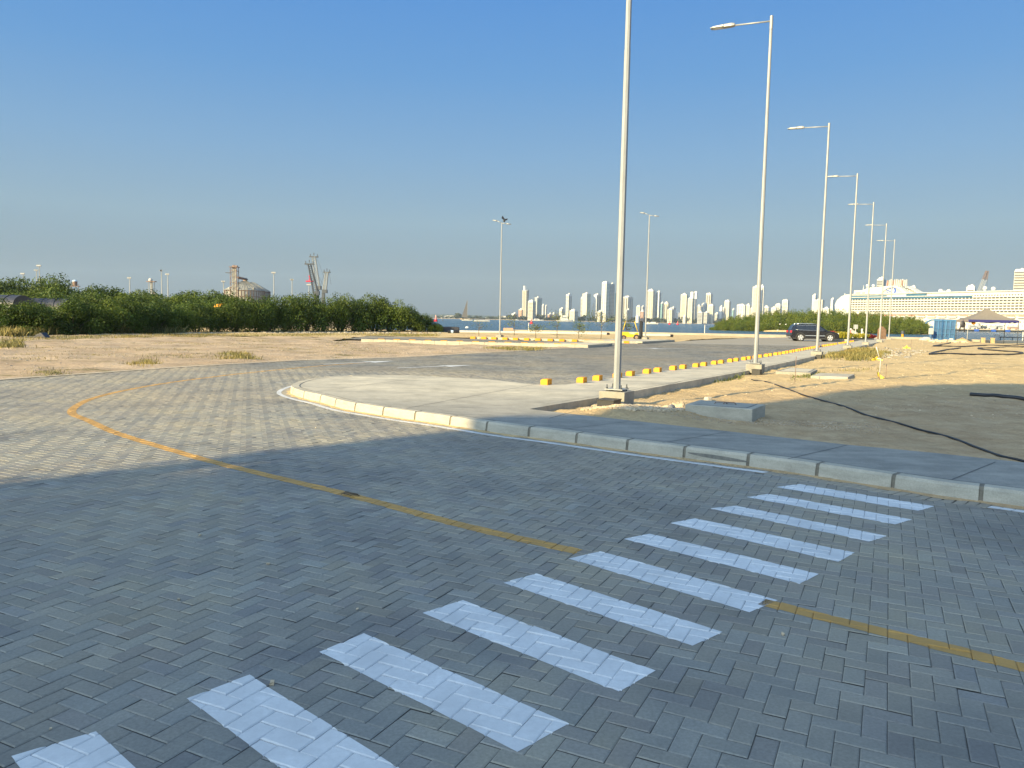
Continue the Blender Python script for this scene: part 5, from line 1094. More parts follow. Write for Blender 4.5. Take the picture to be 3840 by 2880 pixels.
def tape(loc, w_, h_, lb, seed):
    r_ = random.Random(seed); mb = MB()
    for k in range(5):
        a = np.array([r_.uniform(-.1, .1) * w_, 0, h_ * r_.uniform(.5, 1)]); b = np.array([r_.choice((-1, 1)) * w_ * r_.uniform(.4, 1), r_.uniform(-.2, .2), r_.uniform(0, .25) * h_]); m_ = (a + b) / 2 + np.array([0, 0, -.12 * h_]); wd = np.array([0, .02, .05])
        mb.add([a - wd, m_ - wd, b - wd, b + wd, m_ + wd, a + wd], [(0, 1, 4, 5), (1, 2, 3, 4)])
    o = mb.build('warning_tape', M['tape']); o.location = loc; return tag(o, lb, 'tape', 'yellow warning tapes')
tape((*G2(3290, 1424, .08), .08), .22, .22, 'crumpled yellow warning tape at the foot of the tap in the sand lot', 3); tape((*G2(3288, 1352, .08), .08), .30, .16, 'yellow warning tape among the weeds beyond the tap', 4); tape((*G2(3402, 1308, .08), .08), .28, .22, 'yellow warning tape near the farther stake by the harbour end', 5)
o = MB().extr([(-.5, 0), (-.35, .25), (.1, .42), (.4, .1), (.45, 0)], -.35, .35).build('debris_panel', M['tarp'], None, .02); o.location = (DX(160, 46, 1260), 46, 0); o.scale = (.75, .75, .8); tag(o, 'dark broken panel on the ground at the left, in front of the thicket', 'debris')
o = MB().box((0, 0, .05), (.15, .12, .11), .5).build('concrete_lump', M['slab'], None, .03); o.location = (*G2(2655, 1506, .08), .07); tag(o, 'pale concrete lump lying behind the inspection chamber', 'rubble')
o = MB().box((0, 0, .05), (.17, .13, .15), .7, .7).build('rock', M['stone2'], None, .035); o.location = (*G2(2518, 1540, .08), .07); tag(o, 'single rounded grey rock between the nearest lamp and the chamber', 'rock')

#PART3
# ------------------------------------------------------------------ far shore, hills
DC = 2500.0
def shore(name, pts, d, z0, mat, kind, label=None, cat=None, depth=60, seed=1):
    r_ = np.random.default_rng(seed); mb = MB(); n = len(pts); vs = []
    for j, (dd, f) in enumerate(((0, 0.0), (depth * .3, .75), (depth, 1.0), (depth * 1.8, .6))):
        for px, ty in pts:
            zt_ = ZT(px, ty, d); h = z0 + (zt_ - z0) * f; p = D3(px, 1200, d + dd); vs.append((p[0], d + dd, h + (r_.uniform(-.08, .08) * (zt_ - z0) if f > 0 else 0)))
    fs = [(j * n + i, j * n + i + 1, (j + 1) * n + i + 1, (j + 1) * n + i) for j in range(3) for i in range(n - 1)]
    o = mb.add(vs, fs).build(name, mat); o['kind'] = kind
    if label: tag(o, label, cat)
    return o
hl = [(1500, 1183), (1560, 1181), (1600, 1179), (1660, 1177.5), (1700, 1178), (1740, 1179), (1790, 1181), (1850, 1184), (1900, 1187), (1990, 1190)]
shore('hills', [(float(x), float(np.interp(x, [p[0] for p in hl], [p[1] for p in hl]) + random.uniform(-.5, .5))) for x in np.arange(1500, 1990, 8)], 4600, WZ, M['hill'], 'structure', depth=400)
fs_ = MB(); fs_.prism([(DX(1500, 2450), 2450), (DX(3500, 2440), 2440), (DX(3600, 3000), 3200), (DX(1400, 3000), 3200)], -4, -.6); fs_.build('far_shore', M['sandL'])['kind'] = 'structure'
V_, Q_, C_ = [], [], []; R = np.random.default_rng(5); nt_ = 0
xs = np.concatenate([np.arange(1640, 2700, 3.2), np.arange(2650, 3160, 5)])
for x in xs:                                                        # far-off waterfront trees reading as one mass
    base = 9 if x > 1900 else 5.5
    h = max(3, R.normal(base, 3.2)) * (1.35 if R.random() < .12 else 1); d = 2455 + R.uniform(0, 60); X = DX(x + R.uniform(-2, 2), d); w_ = h * R.uniform(.4, .8)
    n = 26; th = R.uniform(0, 6.28, n); ph = R.random(n); P = np.column_stack([X + np.cos(th) * w_ * np.sqrt(ph), d + np.sin(th) * w_ * np.sqrt(ph), -1 + h * (.15 + .85 * R.random(n) ** .7)])
    t = R.normal(0, 1, (n, 3)); t /= np.linalg.norm(t, axis=1)[:, None]; b = np.cross(t, R.normal(0, 1, (n, 3))); b /= np.linalg.norm(b, axis=1)[:, None]; s_ = h * .26
    V_.append(np.stack([P - t * s_, P - b * s_, P + t * s_, P + b * s_], 1).reshape(-1, 3)); C_.append(R.random(n))
V_ = np.concatenate(V_); C_ = np.concatenate(C_); o = np_mesh('waterfront_trees', V_, np.arange(len(V_)).reshape(-1, 4), M['leafF'], col=C_[:, None].repeat(3, 1)); tag(o, 'dark band of palms and trees along the far waterfront below the towers', 'trees', None, 'stuff')

# ------------------------------------------------------------------ the skyline
DLV = np.array([-0.8, 0.6, 0]); DRV = np.array([0.6, 0.8, 0]); NLV = np.array([-0.6, -0.8, 0]); NRV = np.array([0.8, -0.6, 0]); ZV = np.array([0, 0, 1.0])
def fbox(mb, C, dv, nv, u0, u1, z0, z1, t):
    vs = []
    for n_ in (-.4, t):
        for u, z in ((u0, z0), (u1, z0), (u1, z1), (u0, z1)): vs.append(C + dv * u + nv * n_ + ZV * z)
    mb.add(vs, [(4, 5, 6, 7), (0, 1, 5, 4), (1, 2, 6, 5), (2, 3, 7, 6), (3, 0, 4, 7)])
def facade(mb, C, dv, nv, W, H, st, fl=4.4):
    if W < 2: return
    if st == 'b': rows, (u0, u1), fr, t = True, (.10, .90), .42, .3
    elif st == 'B': rows, (u0, u1), fr, t = True, (.03, .97), .50, .3
    elif st == 'f': rows, (u0, u1), fr, t = True, (.2, .8), .25, .2
    else: rows = False
    z = 4.0
    if rows:
        while z < H - 3:
            fbox(mb, C, dv, nv, W * u0, W * u1, z, z + fl * fr, t); z += fl
    elif st == 'w':
        k = max(2, int(W / 7))
        while z < H - 3:
            for i in range(k): fbox(mb, C, dv, nv, W * (i + .28) / k, W * (i + .72) / k, z, z + fl * .5, .3)
            z += fl
    elif st == 'v':
        k = max(2, int(W / 9))
        for i in range(k): fbox(mb, C, dv, nv, W * (i + .3) / k, W * (i + .7) / k, 4, H - 4, .3)
def tower(x0, xc, x1, yt, wall, sl, sr, label, d=DC, roof=None, glass='window', ybase=None, cat='tower block', second=None):
    C = np.array([DX(xc, d), d, 0.0]); WL = max(4.0, (xc - x0) / F_PX * d / .8 * 1.03); WR = max(4.0, (x1 - xc) / F_PX * d / .6 * .97 * (1 if x1 > xc else 0))
    WL = WL if xc - x0 > 0 else 12; H = ZT(xc, yt, d) + 1.0
    rt = root('tower_block' if H > 40 else 'apartment_building', (C[0], C[1], -1.0), 0, label, cat); O = np.zeros(3)
    fp = [O, DRV * WR, DRV * WR + DLV * WL, DLV * WL]; mb = MB(); mb.prism([tuple(p[:2]) for p in fp], 0, H); mb.build('wall', M[wall], rt)
    mb = MB()
    if sr and WR > 3: facade(mb, O, DRV, NRV, WR, H, sr)
    if mb.v: mb.build('window_band', M[glass], rt)
    mb = MB()
    if sl and WL > 3: facade(mb, O, DLV, NLV, WL, H, sl)
    if mb.v: mb.build('side_windows', M['recess'], rt)
    mb = MB(); c = (fp[0] + fp[2]) / 2; rr = roof if roof else .35
    mb.box((c[0], c[1], H + 2.0), (min(WL, WR) * rr + 2, min(WL, WR) * rr + 2, 4.0), 0.93); mb.box((c[0] + 1, c[1], H + 4.8), (min(WL, WR) * rr * .5 + 1, 3, 2), .93)
    pr = [c + (p - c) * 1.02 for p in fp]; mb.prism([tuple(p[:2]) for p in pr], H - .6, H + .9); mb.build('roof', M['white'], rt)
    return rt, C, H
def roundtower(x0, x1, yt, label, d=DC, wall='white2'):
    X = DX((x0 + x1) / 2, d); r_ = (x1 - x0) / F_PX * d / 2; H = ZT((x0 + x1) / 2, yt, d) + 1; rt = root('tower_block', (X, d + r_, -1), 0, label, 'tower block')
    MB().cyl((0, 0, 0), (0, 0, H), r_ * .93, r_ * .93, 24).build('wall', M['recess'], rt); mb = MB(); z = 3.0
    while z < H: mb.cyl((0, 0, z), (0, 0, z + 1.7), r_, r_, 24); z += 3.4
    mb.box((-r_ * .2, -r_ * .35, H / 2), (r_ * .7, r_ * 1.5, H), 0.93); mb.build('balcony_ring', M[wall], rt)
    mb = MB(); mb.cyl((0, 0, H), (0, 0, H + 1.5), r_ * 1.03, r_ * 1.03, 24); mb.build('roof', M['white'], rt); return rt, r_, H
tower(1918, 1928, 1942, 1177, 'white', 'f', 'B', 'low white block on the waterfront left of the round tower')
tower(1944, 1955, 1962, 1162, 'bpink', 'w', 'b', 'short reddish and white block leaning against the left of the round tower')
rt, r_, H = roundtower(1957, 1980, 1090, 'round tower with ringed balconies at the left end of the skyline'); mb = MB(); mb.box((-r_ * .3, -r_ * .2, H + 8), (r_ * .62, r_ * .62, 16), .6); mb.build('roof_shaft', M['white'], rt); MB().box((r_ * .75, r_ * .3, H - 10), (r_ * .8, 4, 26), .9).build('side_terrace', M['bgrey'], rt)
tower(1979, 1996, 2009, 1130, 'white2', 'b', 'B', 'stocky cream tower with dark shaded side, just right of the round tower', DC - 60, .6)
tower(2000, 2012, 2032, 1117, 'white3', 'f', 'B', 'grey glassy tower standing behind the stocky cream one', DC + 20, .5, 'bteal')
tower(2031, 2036, 2041, 1145, 'white3', '', 'v', 'hazy slim pale block behind the first tower cluster', DC + 500)
tower(2043, 2046, 2050, 1148, 'white3', '', 'v', 'hazy thinnest pale block behind the first tower cluster', DC + 550)
tower(2053, 2059, 2073, 1179, 'bpink', 'w', 'B', 'low terracotta block on the far waterfront', DC - 20)
tower(2070, 2077, 2081, 1177, 'white', '', '', 'low plain white block right of the terracotta one')
tower(2097, 2105, 2118, 1159, 'white', 'f', 'B', 'small white block left of the slim striped tower', DC, .6)
tower(2121, 2130, 2144, 1105, 'white', 'b', 'v', 'slim white tower with dark vertical stripes on its right side')
tower(2136, 2153, 2168, 1165, 'white2', 'f', 'B', 'wide low cream block with banded right side below the slim striped tower', DC - 80, .5)
tower(2176, 2182, 2186, 1118, 'white3', 'b', '', 'lower narrow wing left of the broad cream tower')
tower(2183, 2198, 2215, 1102, 'white2', '', 'B', 'broad tower with blank cream left side and glassy banded right side', DC - 30, .4, 'bteal')
tower(2220, 2222, 2225, 1148, 'white', '', '', 'needle thin white tower')
tower(2225, 2235, 2254, 1106, 'white', '', 'v', 'white tower with curled cornice left of the tallest tower', DC, .7)
tower(2240, 2250, 2260, 1169, 'white2', 'w', 'b', 'small cream block in front of the tallest tower', DC - 90)
tower(2255, 2270, 2285, 1060, 'white', 'w', 'B', 'tallest tower of the skyline with lit left side and teal banded front', DC - 20, .75, 'bteal')
tower(2283, 2288, 2304, 1065, 'white3', 'b', 'B', 'shaded twin slab attached to the right of the tallest tower', DC, .5)
tower(2304, 2309, 2330, 1098, 'bteal', '', 'v', 'dark teal glass tower partly hidden by the nearest lamp post', DC + 20)
tower(2335, 2352, 2377, 1114, 'white3', 'v', 'v', 'tower with white vertical fins right of the nearest lamp post', DC + 20, .6)
tower(2345, 2350, 2368, 1163, 'bgrey', 'b', 'B', 'shaded grey block in front of the finned tower', DC - 50)
tower(2386, 2398, 2405, 1150, 'white', 'b', '', 'small white banded block between the finned tower and the right double lamp post', DC + 30, .6)
tower(2403, 2408, 2418, 1150, 'bgrey', '', 'b', 'hazy grey block behind the small white banded one', DC + 400)
tower(2384, 2393, 2400, 1187, 'white', 'w', 'w', 'lowest white block above the forklift', DC - 80)
tower(2402, 2411, 2418, 1168, 'bpink', 'b', 'b', 'short terracotta block with a rounded corner beside the right double lamp post', DC - 60)
tower(2426, 2445, 2457, 1089, 'white2', 'w', 'w', 'broad cream tower right beside the right double lamp post', DC, .6)
tower(2456, 2462, 2480, 1096, 'bgrey', 'f', 'B', 'dark tower with a white vertical fin right of the broad cream tower', DC + 20, .4); tower(2466, 2468, 2471, 1097, 'white', '', '', 'white vertical fin tower against the dark one', DC - 10)
tower(2476, 2480, 2489, 1138, 'bteal', '', 'B', 'short green glass block with pale floors', DC - 30)
tower(2488, 2503, 2511, 1137, 'white2', 'v', 'v', 'cream tower with one white fin left of the gap in the skyline', DC, .5)
tower(2504, 2518, 2528, 1161, 'white2', 'w', 'B', 'lower cream block at the foot of the one-finned tower', DC - 60, .5)
tower(2515, 2524, 2536, 1154, 'bgrey', '', '', 'hazy blue grey block behind the lower cream one', DC + 700)
tower(2535, 2546, 2553, 1173, 'white', 'w', '', 'small white block in the gap of the skyline', DC + 100)
tower(2553, 2571, 2580, 1105, 'white2', 'f', 'v', 'broad pale tower left of the twin-topped tower', DC + 20, .6)
tower(2561, 2569, 2574, 1187, 'white2', '', '', 'small plain cream block at the water below the broad pale tower', DC - 90)
rt, C, H = tower(2579, 2593, 2606, 1120, 'white2', 'f', 'B', 'twin-topped tower with banded right side in the middle of the right skyline', DC - 40, .5)
mb = MB(); mb.box((2, 12, H + 11), (9, 9, 22), .93); mb.box((14, 14, H + 12), (7, 8, 24), .93); mb.build('roof_turret', M['white'], rt)
tower(2600, 2603, 2611, 1112, 'white3', '', '', 'plain pale slab behind the twin-topped tower', DC + 120)
tower(2611, 2624, 2630, 1148, 'white2', '', '', 'stepped blank cream block right of the twin-topped tower', DC + 60, .6)
tower(2631, 2641, 2655, 1140, 'white', 'v', 'b', 'white block with a dark recessed bay', DC + 20, .6)
tower(2647, 2661, 2672, 1103, 'white2', 'v', 'v', 'tall pale tower with a chamfered top rising above the low blocks', DC + 200, .8)
tower(2617, 2632, 2640, 1172, 'bgrey', 'b', 'b', 'left half of the long curved grey block at the water', DC - 70); tower(2640, 2650, 2665, 1173, 'white3', 'b', 'B', 'right half of the long curved pale block at the water', DC - 75)
tower(2657, 2671, 2682, 1146, 'white2', 'f', 'B', 'cream tower with banded side at the left tip of the islet', DC - 50, .6)
tower(2681, 2690, 2698, 1177, 'white3', 'w', 'w', 'low pale block peeping over the left tip of the islet'); tower(2698, 2705, 2709, 1151, 'white', '', 'v', 'narrow white tower over the left slope of the islet'); tower(2709, 2713, 2717, 1157, 'white3', 'b', 'B', 'narrower lower tower touching the blank-sided one')
tower(2717, 2731, 2742, 1130, 'white2', '', 'B', 'tower with blank cream side and banded edge above the islet', DC, .7)
tower(2744, 2748, 2756, 1162, 'bteal', '', 'B', 'little teal block above the islet'); tower(2762, 2764, 2769, 1146, 'bgrey', '', 'b', 'hazy grey sliver behind the wide white block', DC + 600)
tower(2769, 2790, 2802, 1145, 'white', 'w', 'b', 'wide white block with curled rooftop tanks above the islet', DC, .9); tower(2797, 2809, 2815, 1144, 'white2', '', '', 'plain cream half joined to the wide white block'); tower(2812, 2818, 2822, 1159, 'white3', '', '', 'low block tucked left of the twin slabs')
tower(2821, 2838, 2843, 1076, 'white2', 'f', '', 'left one of the tall twin slabs behind the second lamp post', DC - 20, .5); tower(2846, 2858, 2864, 1073, 'white', 'v', '', 'right one of the tall twin slabs behind the second lamp post', DC, .5)
tower(2863, 2878, 2888, 1151, 'white', 'b', 'b', 'low rounded white block right of the twin slabs', DC, .6); tower(2893, 2906, 2914, 1155, 'white', 'b', '', 'lower step of the terraced white block'); tower(2908, 2922, 2934, 1143, 'white', 'b', 'b', 'upper step of the terraced white block', DC, .6)
tower(2934, 2950, 2962, 1128, 'white', 'b', 'B', 'white tower with overhanging roof above the islet top', DC, .8)
tower(3044, 3052, 3066, 1107, 'white', 'f', 'v', 'white tower with rounded top behind the third lamp post', DC); tower(3057, 3080, 3096, 1125, 'white2', '', '', 'plain blank block in front of the rounded white tower', DC - 60)
tower(3113, 3119, 3132, 1123, 'white', 'f', 'B', 'white block with dark bands touching the stern of the cruise ship', DC - 200, .6); tower(3088, 3105, 3118, 1157, 'white2', '', '', 'low cream blocks just left of the cruise ship', DC - 200)
tower(3286, 3304, 3327, 1048, 'bgrey', 'B', 'B', 'dark glass tower rising behind the cruise ship funnel', 1500, .5); tower(3409, 3425, 3441, 1080, 'white3', 'B', 'B', 'grey block peeping over the decks right of the funnel', 1500, .6)
tower(3625, 3646, 3672, 1077, 'white', 'b', 'b', 'white office block behind the radar domes', 1400, .6); MB()
tower(3806, 3836, 3880, 1016, 'white2', 'B', 'B', 'tall tower with many balconies at the right edge', 1300, .8)
# little white houses along the left far shore
for i, (px, w_, y0, y1) in enumerate([(1656, 12, 1183, 1191), (1670, 9, 1185, 1191), (1690, 33, 1183.5, 1190), (1728, 16, 1184, 1192), (1735, 10, 1184, 1197), (1748, 12, 1182, 1192), (1893, 24, 1185, 1190), (1825, 8, 1190, 1196)]):
    d = 2600; X = DX(px, d); W = w_ / F_PX * d; z1 = ZT(px, y0, d); rt = root('waterfront_house', (X, d, -1), 0, '%s low white building from the left on the far left shore' % ORD[i], 'house', 'low white buildings on the far left shore')
    MB().prism([(-W / 2, 0), (W / 2, 0), (W / 2, 12), (-W / 2, 12)], 0, z1 + 1).build('wall', M['white3'], rt); mb = MB()
    for k in range(int(W / 5)): mb.box((-W / 2 + 2.5 + k * 5, -.1, (z1 + 1) * .6), (2.6, .3, 1.6))
    mb.build('window', M['window'], rt) if mb.v else None

# ------------------------------------------------------------------ cruise ship
S0 = D3(3131, 1200, 1010)[:2]; S1 = D3(3840, 1200, 800)[:2]; ST = (S1 - S0) / np.linalg.norm(S1 - S0)
def shp(px, py):
    r_ = ray(px, py); A_ = np.array([[r_[0], -ST[0]], [r_[1], -ST[1]]]); t, s_ = np.linalg.solve(A_, S0 - CAMP[:2]); return (float(s_), float(CAM_H + r_[2] * t - WZ))
ship = root('cruise_ship', (S0[0], S0[1], WZ), math.atan2(ST[1], ST[0]), 'huge white cruise ship with rows of balconies and orange lifeboats moored behind the islet', 'cruise ship')
LEN = 330.0; BW = 36.0
hullp = [(9, 0), (4, 5), (3, 12), (5, 16), (LEN - 30, 16), (LEN + 6, 17.5), (LEN - 8, 8), (LEN - 16, 0)]
MB().extr(hullp, 0, BW).build('hull', M['whiteship'], ship)
zrow = [19.2 + 2.95 * k for k in range(6)]                        # floors of the balcony decks
MB().extr([(6, 16), (0, 22), (-1.5, 30), (1.5, 36), (8, 41), (16, 43.2), (22, 43.2), (22, 16)], 0.0, BW).build('stern_block', M['whiteship'], ship)
MB().extr([(20, 16), (20, 43.0), (LEN - 40, 43.0), (LEN - 28, 16)], 1.6, BW - 1.6).build('superstructure', M['whiteship'], ship)
mb = MB(); mr = MB(); mw = MB()
for k, z in enumerate(zrow):
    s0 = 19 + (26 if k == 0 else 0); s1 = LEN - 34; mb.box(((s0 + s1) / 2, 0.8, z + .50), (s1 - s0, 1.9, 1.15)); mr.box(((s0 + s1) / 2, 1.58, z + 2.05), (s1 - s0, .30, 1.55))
    s = s0 + 1.4
    while s < s1: mw.box((s, 1.2, z + 2.05), (.75, .9, 1.6)); s += 4.1
for k in (6, 7):
    z = 19.2 + 2.95 * 6 + (k - 6) * 3.2
    if k == 6: mb.box(((shp(3646, 1120)[0] + LEN - 36) / 2 - 0, .8, z + .6), (LEN - 36 - shp(3646, 1120)[0], 1.9, 1.35)); mr.box(((shp(3646, 1120)[0] + LEN - 36) / 2, 1.58, z + 2.0), (LEN - 36 - shp(3646, 1120)[0], .3, 1.5)); s = shp(3646, 1120)[0] + 1
    while k == 6 and s < LEN - 36: mw.box((s, 1.0, z + 2.0), (1.0, 1.3, 1.5)); s += 3.05
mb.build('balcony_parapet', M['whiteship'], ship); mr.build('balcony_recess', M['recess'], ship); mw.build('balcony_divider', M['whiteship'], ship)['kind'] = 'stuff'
mb = MB(); a = shp(3160, 1128)[0]; b = shp(3644, 1128)[0]; z = 37.2; mb.box(((a + b) / 2, 1.2, z + .4), (b - a, 1.3, 1.6)); a2 = shp(3322, 1118)[0]; mb.box(((a + a2) / 2, 1.2, 40.6), (a2 - a, 1.3, 1.7))
c0_, c1_ = shp(3396, 1118)[0], shp(3472, 1118)[0]; mb.box(((c0_ + c1_) / 2, 1.2, 40.9), (c1_ - c0_, 1.4, 2.6)); mb.build('promenade_glass', M['shipglass'], ship)
mb = MB(); mb.box(((a + b) / 2, 1.0, 39.3), (b - a, 2.2, .7)); mb.box((LEN / 2 - 4, 1.0, 43.2), (LEN - 50, 2.6, .8)); mb.build('deck_rail', M['whiteship'], ship)
def shape(name, pts, y0, y1, mat): return MB().extr([shp(*p) for p in pts], y0, y1).build(name, M[mat], ship)
shape('bridge_house', [(3195, 1113), (3197, 1089), (3230, 1088), (3250, 1079), (3300, 1074), (3322, 1072), (3330, 1113)], 3, BW - 3, 'whiteship')
mb = MB(); 
for p0, p1 in (((3202, 1100), (3221, 1096.5)), ((3228, 1100), (3239, 1096.5))): q0, q1 = shp(*p0), shp(*p1); mb.box(((q0[0] + q1[0]) / 2, 2.9, (q0[1] + q1[1]) / 2), (q1[0] - q0[0], .4, q1[1] - q0[1]))
mb.build('bridge_window', M['recess'], ship)
arch = [(3270, 1113), (3285, 1103), (3300, 1091), (3315, 1079), (3330, 1073), (3345, 1071), (3360, 1073), (3375, 1079), (3392, 1093), (3408, 1113)]
mb = MB(); outer = [shp(*p) for p in arch]; cx = shp(3340, 1113); inn = [(cx[0] + (p[0] - cx[0]) * .80, cx[1] + (p[1] - cx[1]) * .86) for p in outer]
for i in range(len(outer) - 1): mb.extr([outer[i], outer[i + 1], inn[i + 1], inn[i]], 1.0, 8.0)
mb.build('funnel_arch', M['whiteship'], ship); MB().extr([outer[0]] + inn[1:-1] + [outer[-1]], 2.4, 9.0).build('funnel_panel', M['white2'], ship)
# emblem on the funnel: blue ring segment with waves streaming to the left
mb = MB(); ex, ez = shp(3343, 1090); th = np.linspace(-1.9, 1.75, 18); ring = [(ex + 4.6 * math.cos(t), ez + 4.9 * math.sin(t)) for t in th] + [(ex + 3.2 * math.cos(t) - .6, ez + 3.6 * math.sin(t)) for t in th[::-1]]
for i in range(17): mb.extr([ring[i], ring[i + 1], ring[34 - i], ring[35 - i]], 2.0, 2.5)
for j, (zz, L_) in enumerate(((3.4, 8.5), (.6, 9.5), (-2.2, 8.5))):
    up = [(ex - L_ + i * L_ / 7 + j * .3, ez + zz + .9 * math.sin(i * .9 + j)) for i in range(8)]
    for i in range(7): w0, w1 = .9 - .02 * i, .9; mb.extr([(up[i][0], up[i][1] - w0), (up[i + 1][0], up[i + 1][1] - w1), (up[i + 1][0], up[i + 1][1] + .25), (up[i][0], up[i][1] + .1)], 2.0, 2.5)
mb.build('emblem', M['blue'], ship); mb = MB(); face = [(ex - 1.2, ez - 3.4), (ex + 1.2, ez - 2.8), (ex + 2.2, ez - .4), (ex + 1.7, ez + 2.2), (ex - .2, ez + 3.0), (ex - 3.6, ez + 1.6), (ex - 4.8, ez + .2), (ex - 2.6, ez - .8)]; mb.extr(face, 2.1, 2.5); mb.build('emblem_face', M['white'], ship)
for i in range(15):
    q = shp(3318 + i * 4.6, 1068); mb = MB(); mb.box((q[0], 5 + (i % 3) * 1.5, q[1] + 2.4), (.9, 3, 6.5 + (i % 4)), 0, .7); mb.build('exhaust_fin', M['whiteship'] if i % 4 else M['bpink'], ship)
shape('terrace_slope', [(3370, 1073), (3382, 1072), (3424, 1095), (3424, 1100), (3400, 1100)], 9, 20, 'whiteship')
mb = MB()
for i in range(4): q = shp(3384 + i * 9, 1080 + i * 5); mb.box((q[0], 8.8, q[1]), (4.2, .5, 1.3))
mb.build('terrace_window', M['recess'], ship)
shape('upper_house', [(3392, 1113), (3400, 1098), (3560, 1098), (3568, 1102), (3560, 1113)], 4, BW - 4, 'whiteship')
mb = MB()
for i in range(9): q = shp(3484 + i * 9, 1105); mb.box((q[0], 3.8, q[1]), (1.9, .5, 1.8))
mb.build('upper_window', M['recess'], ship)
shape('fore_house', [(3660, 1113), (3668, 1101), (3720, 1101), (3722, 1098), (3850, 1097), (3900, 1095), (3900, 1116)], 3, BW - 3, 'whiteship')
mb = MB()
for i in range(6): q = shp(3729 + i * 20, 1110); mb.extr([(q[0] - 2.2, q[1] - 1), (q[0] + 2.4, q[1] - 1), (q[0] + 2.4, q[1] + .9), (q[0] - 1.2, q[1] + .9)], 2.6, 3.1)
mb.build('fore_window', M['recess'], ship)
shape('mast_house', [(3800, 1100), (3806, 1089), (3860, 1087), (3900, 1087), (3900, 1100)], 6, 22, 'whiteship'); 
q0, q1 = shp(3818, 1090), shp(3850, 1062); MB().extr([(q0[0], q0[1]), (q0[0] + 3, q0[1]), (q1[0], q1[1]), (q1[0] - 3, q1[1])], 8, 11).build('mast_strut', M['whiteship'], ship)
for px, py, rr, bz in ((3241, 1071, 2.0, 1082), (3263, 1071, 2.0, 1080), (3515, 1091, 2.5, 1102), (3545, 1092, 2.4, 1102), (3681, 1080, 2.2, 1098), (3712.5, 1082.5, 2.3, 1098)):
    q = shp(px, py); qb = shp(px, bz); dm = MB().ball((q[0], 6, q[1]), rr, 16, 12).build('radar_dome', M['white'], ship); MB().cyl((q[0], 6, qb[1]), (q[0], 6, q[1] - rr * .6), rr * .35, rr * .55, 10).build('pedestal', M['whiteship'], dm)
q = shp(3530, 1094); MB().box((q[0], 6, q[1]), (4, 3, 2.2)).build('antenna_house', M['whiteship'], ship); q = shp(3156, 1105); MB().cyl((q[0], 6, q[1] - 3), (q[0], 6, q[1] + 2), .9, .4, 8).build('stern_mast', M['whiteship'], ship); q = shp(3226, 1078); MB().cyl((q[0], 6, q[1] - 4), (q[0], 6, q[1] + 3), .6, .2, 6).build('aerial', M['whiteship'], ship)
# lifeboat deck
z = 13.2; MB().box((LEN / 2, .3, z + 5.3), (LEN - 40, 2.4, .5)).build('lifeboat_deck', M['whiteship'], ship); MB().box((LEN / 2, 1.0, z + 2.6), (LEN - 44, .5, 4.2)).build('promenade_recess', M['white2'], ship)
for i in range(20):
    s = 34 + i * 12.6; big = i < 3 or i % 5 == 4; mb = MB(); L_ = 5.4
    mb.extr([(s - L_, z + 2.4), (s - L_ * .8, z + 1.2), (s + L_ * .8, z + 1.2), (s + L_, z + 2.4), (s + L_ * .9, z + 2.9), (s - L_ * .9, z + 2.9)], -2.6, .4); lb_ = mb.build('lifeboat', M['whiteship'], ship, .3)
    mb = MB(); mb.extr([(s - L_ * .8, z + 2.9), (s - L_ * .7, z + 3.9), (s + L_ * .7, z + 3.9), (s + L_ * .8, z + 2.9)], -2.3, .2); mb.build('lifeboat_canopy', M['orange'], lb_, .3)
mb = MB()
for i in range(70):
    s = 30 + i * 3.9
    if i % 7 in (5, 6): continue
    mb.box((s, -.05, 10.6), (1.4, .3, 1.2))
for i in range(60): mb.box((28 + i * 4.6, -.05, 6.6), (.9, .3, .9))
mb.build('porthole', M['recess'], ship)

# jetty in front of the ship, vehicles, crane
JD = 770.0; jx0, jx1 = DX(3560, JD), DX(3900, JD); jt_ = root('jetty', (jx0, JD, WZ), 0, 'long pale jetty on dark piles in front of the cruise ship', 'jetty')
MB().box(((jx1 - jx0) / 2, 0, 2.3), (jx1 - jx0, 12, 1.0)).build('deck', M['seawall'], jt_); mb = MB()
for i in range(46): mb.box((i * (jx1 - jx0) / 45, -4, .8), (1.1 if i % 3 else 1.9, 2, 2.0))
mb.build('piles', M['dsteel'], jt_)['kind'] = 'stuff'
for px in (3649, 3712, 3765): MB().box((DX(px, JD) - jx0, -6.6, 1.3), (4.5, 1, 2.2)).build('fender', M['blue'], jt_)
for i, (px, w_, h_, m_, lb) in enumerate([(3648, 8, 3.4, 'bgrey', 'grey truck on the jetty, seen left of the hanging hard hat'), (3672, 2, 5.5, 'bgrey', 'narrow grey booth on the jetty under the middle of the tent'), (3690, 5, 3.2, 'dsteel', 'dark van on the jetty under the middle of the tent'), (3722, 10, 3.0, 'white', 'white bus on the jetty left of the far tent leg'), (3748, 7, 3.6, 'bgrey', 'grey truck on the jetty at the far tent leg'), (3800, 11, 2.8, 'bpink', 'reddish awning on the jetty near the right tent leg')]):
    rt = root('jetty_vehicle', (DX(px, JD - 2), JD - 2, WZ + 2.8), 0, lb, 'vehicle'); MB().extr([(-w_ / 2, .5), (w_ / 2, .5), (w_ / 2, h_ * .6), (w_ / 2 - .8, h_), (-w_ / 2, h_)], -1.2, 1.2).build('body', M[m_], rt, .1); mb = MB(); mb.box((0, -1.25, h_ * .72), (w_ * .8, .1, h_ * .22)); mb.build('window', M['window'], rt)
    for s_ in (-.3, .3): MB().cyl((w_ * s_, -1.25, .5), (w_ * s_, 1.25, .5), .5, .5, 12).build('wheel', M['rubber'], rt)
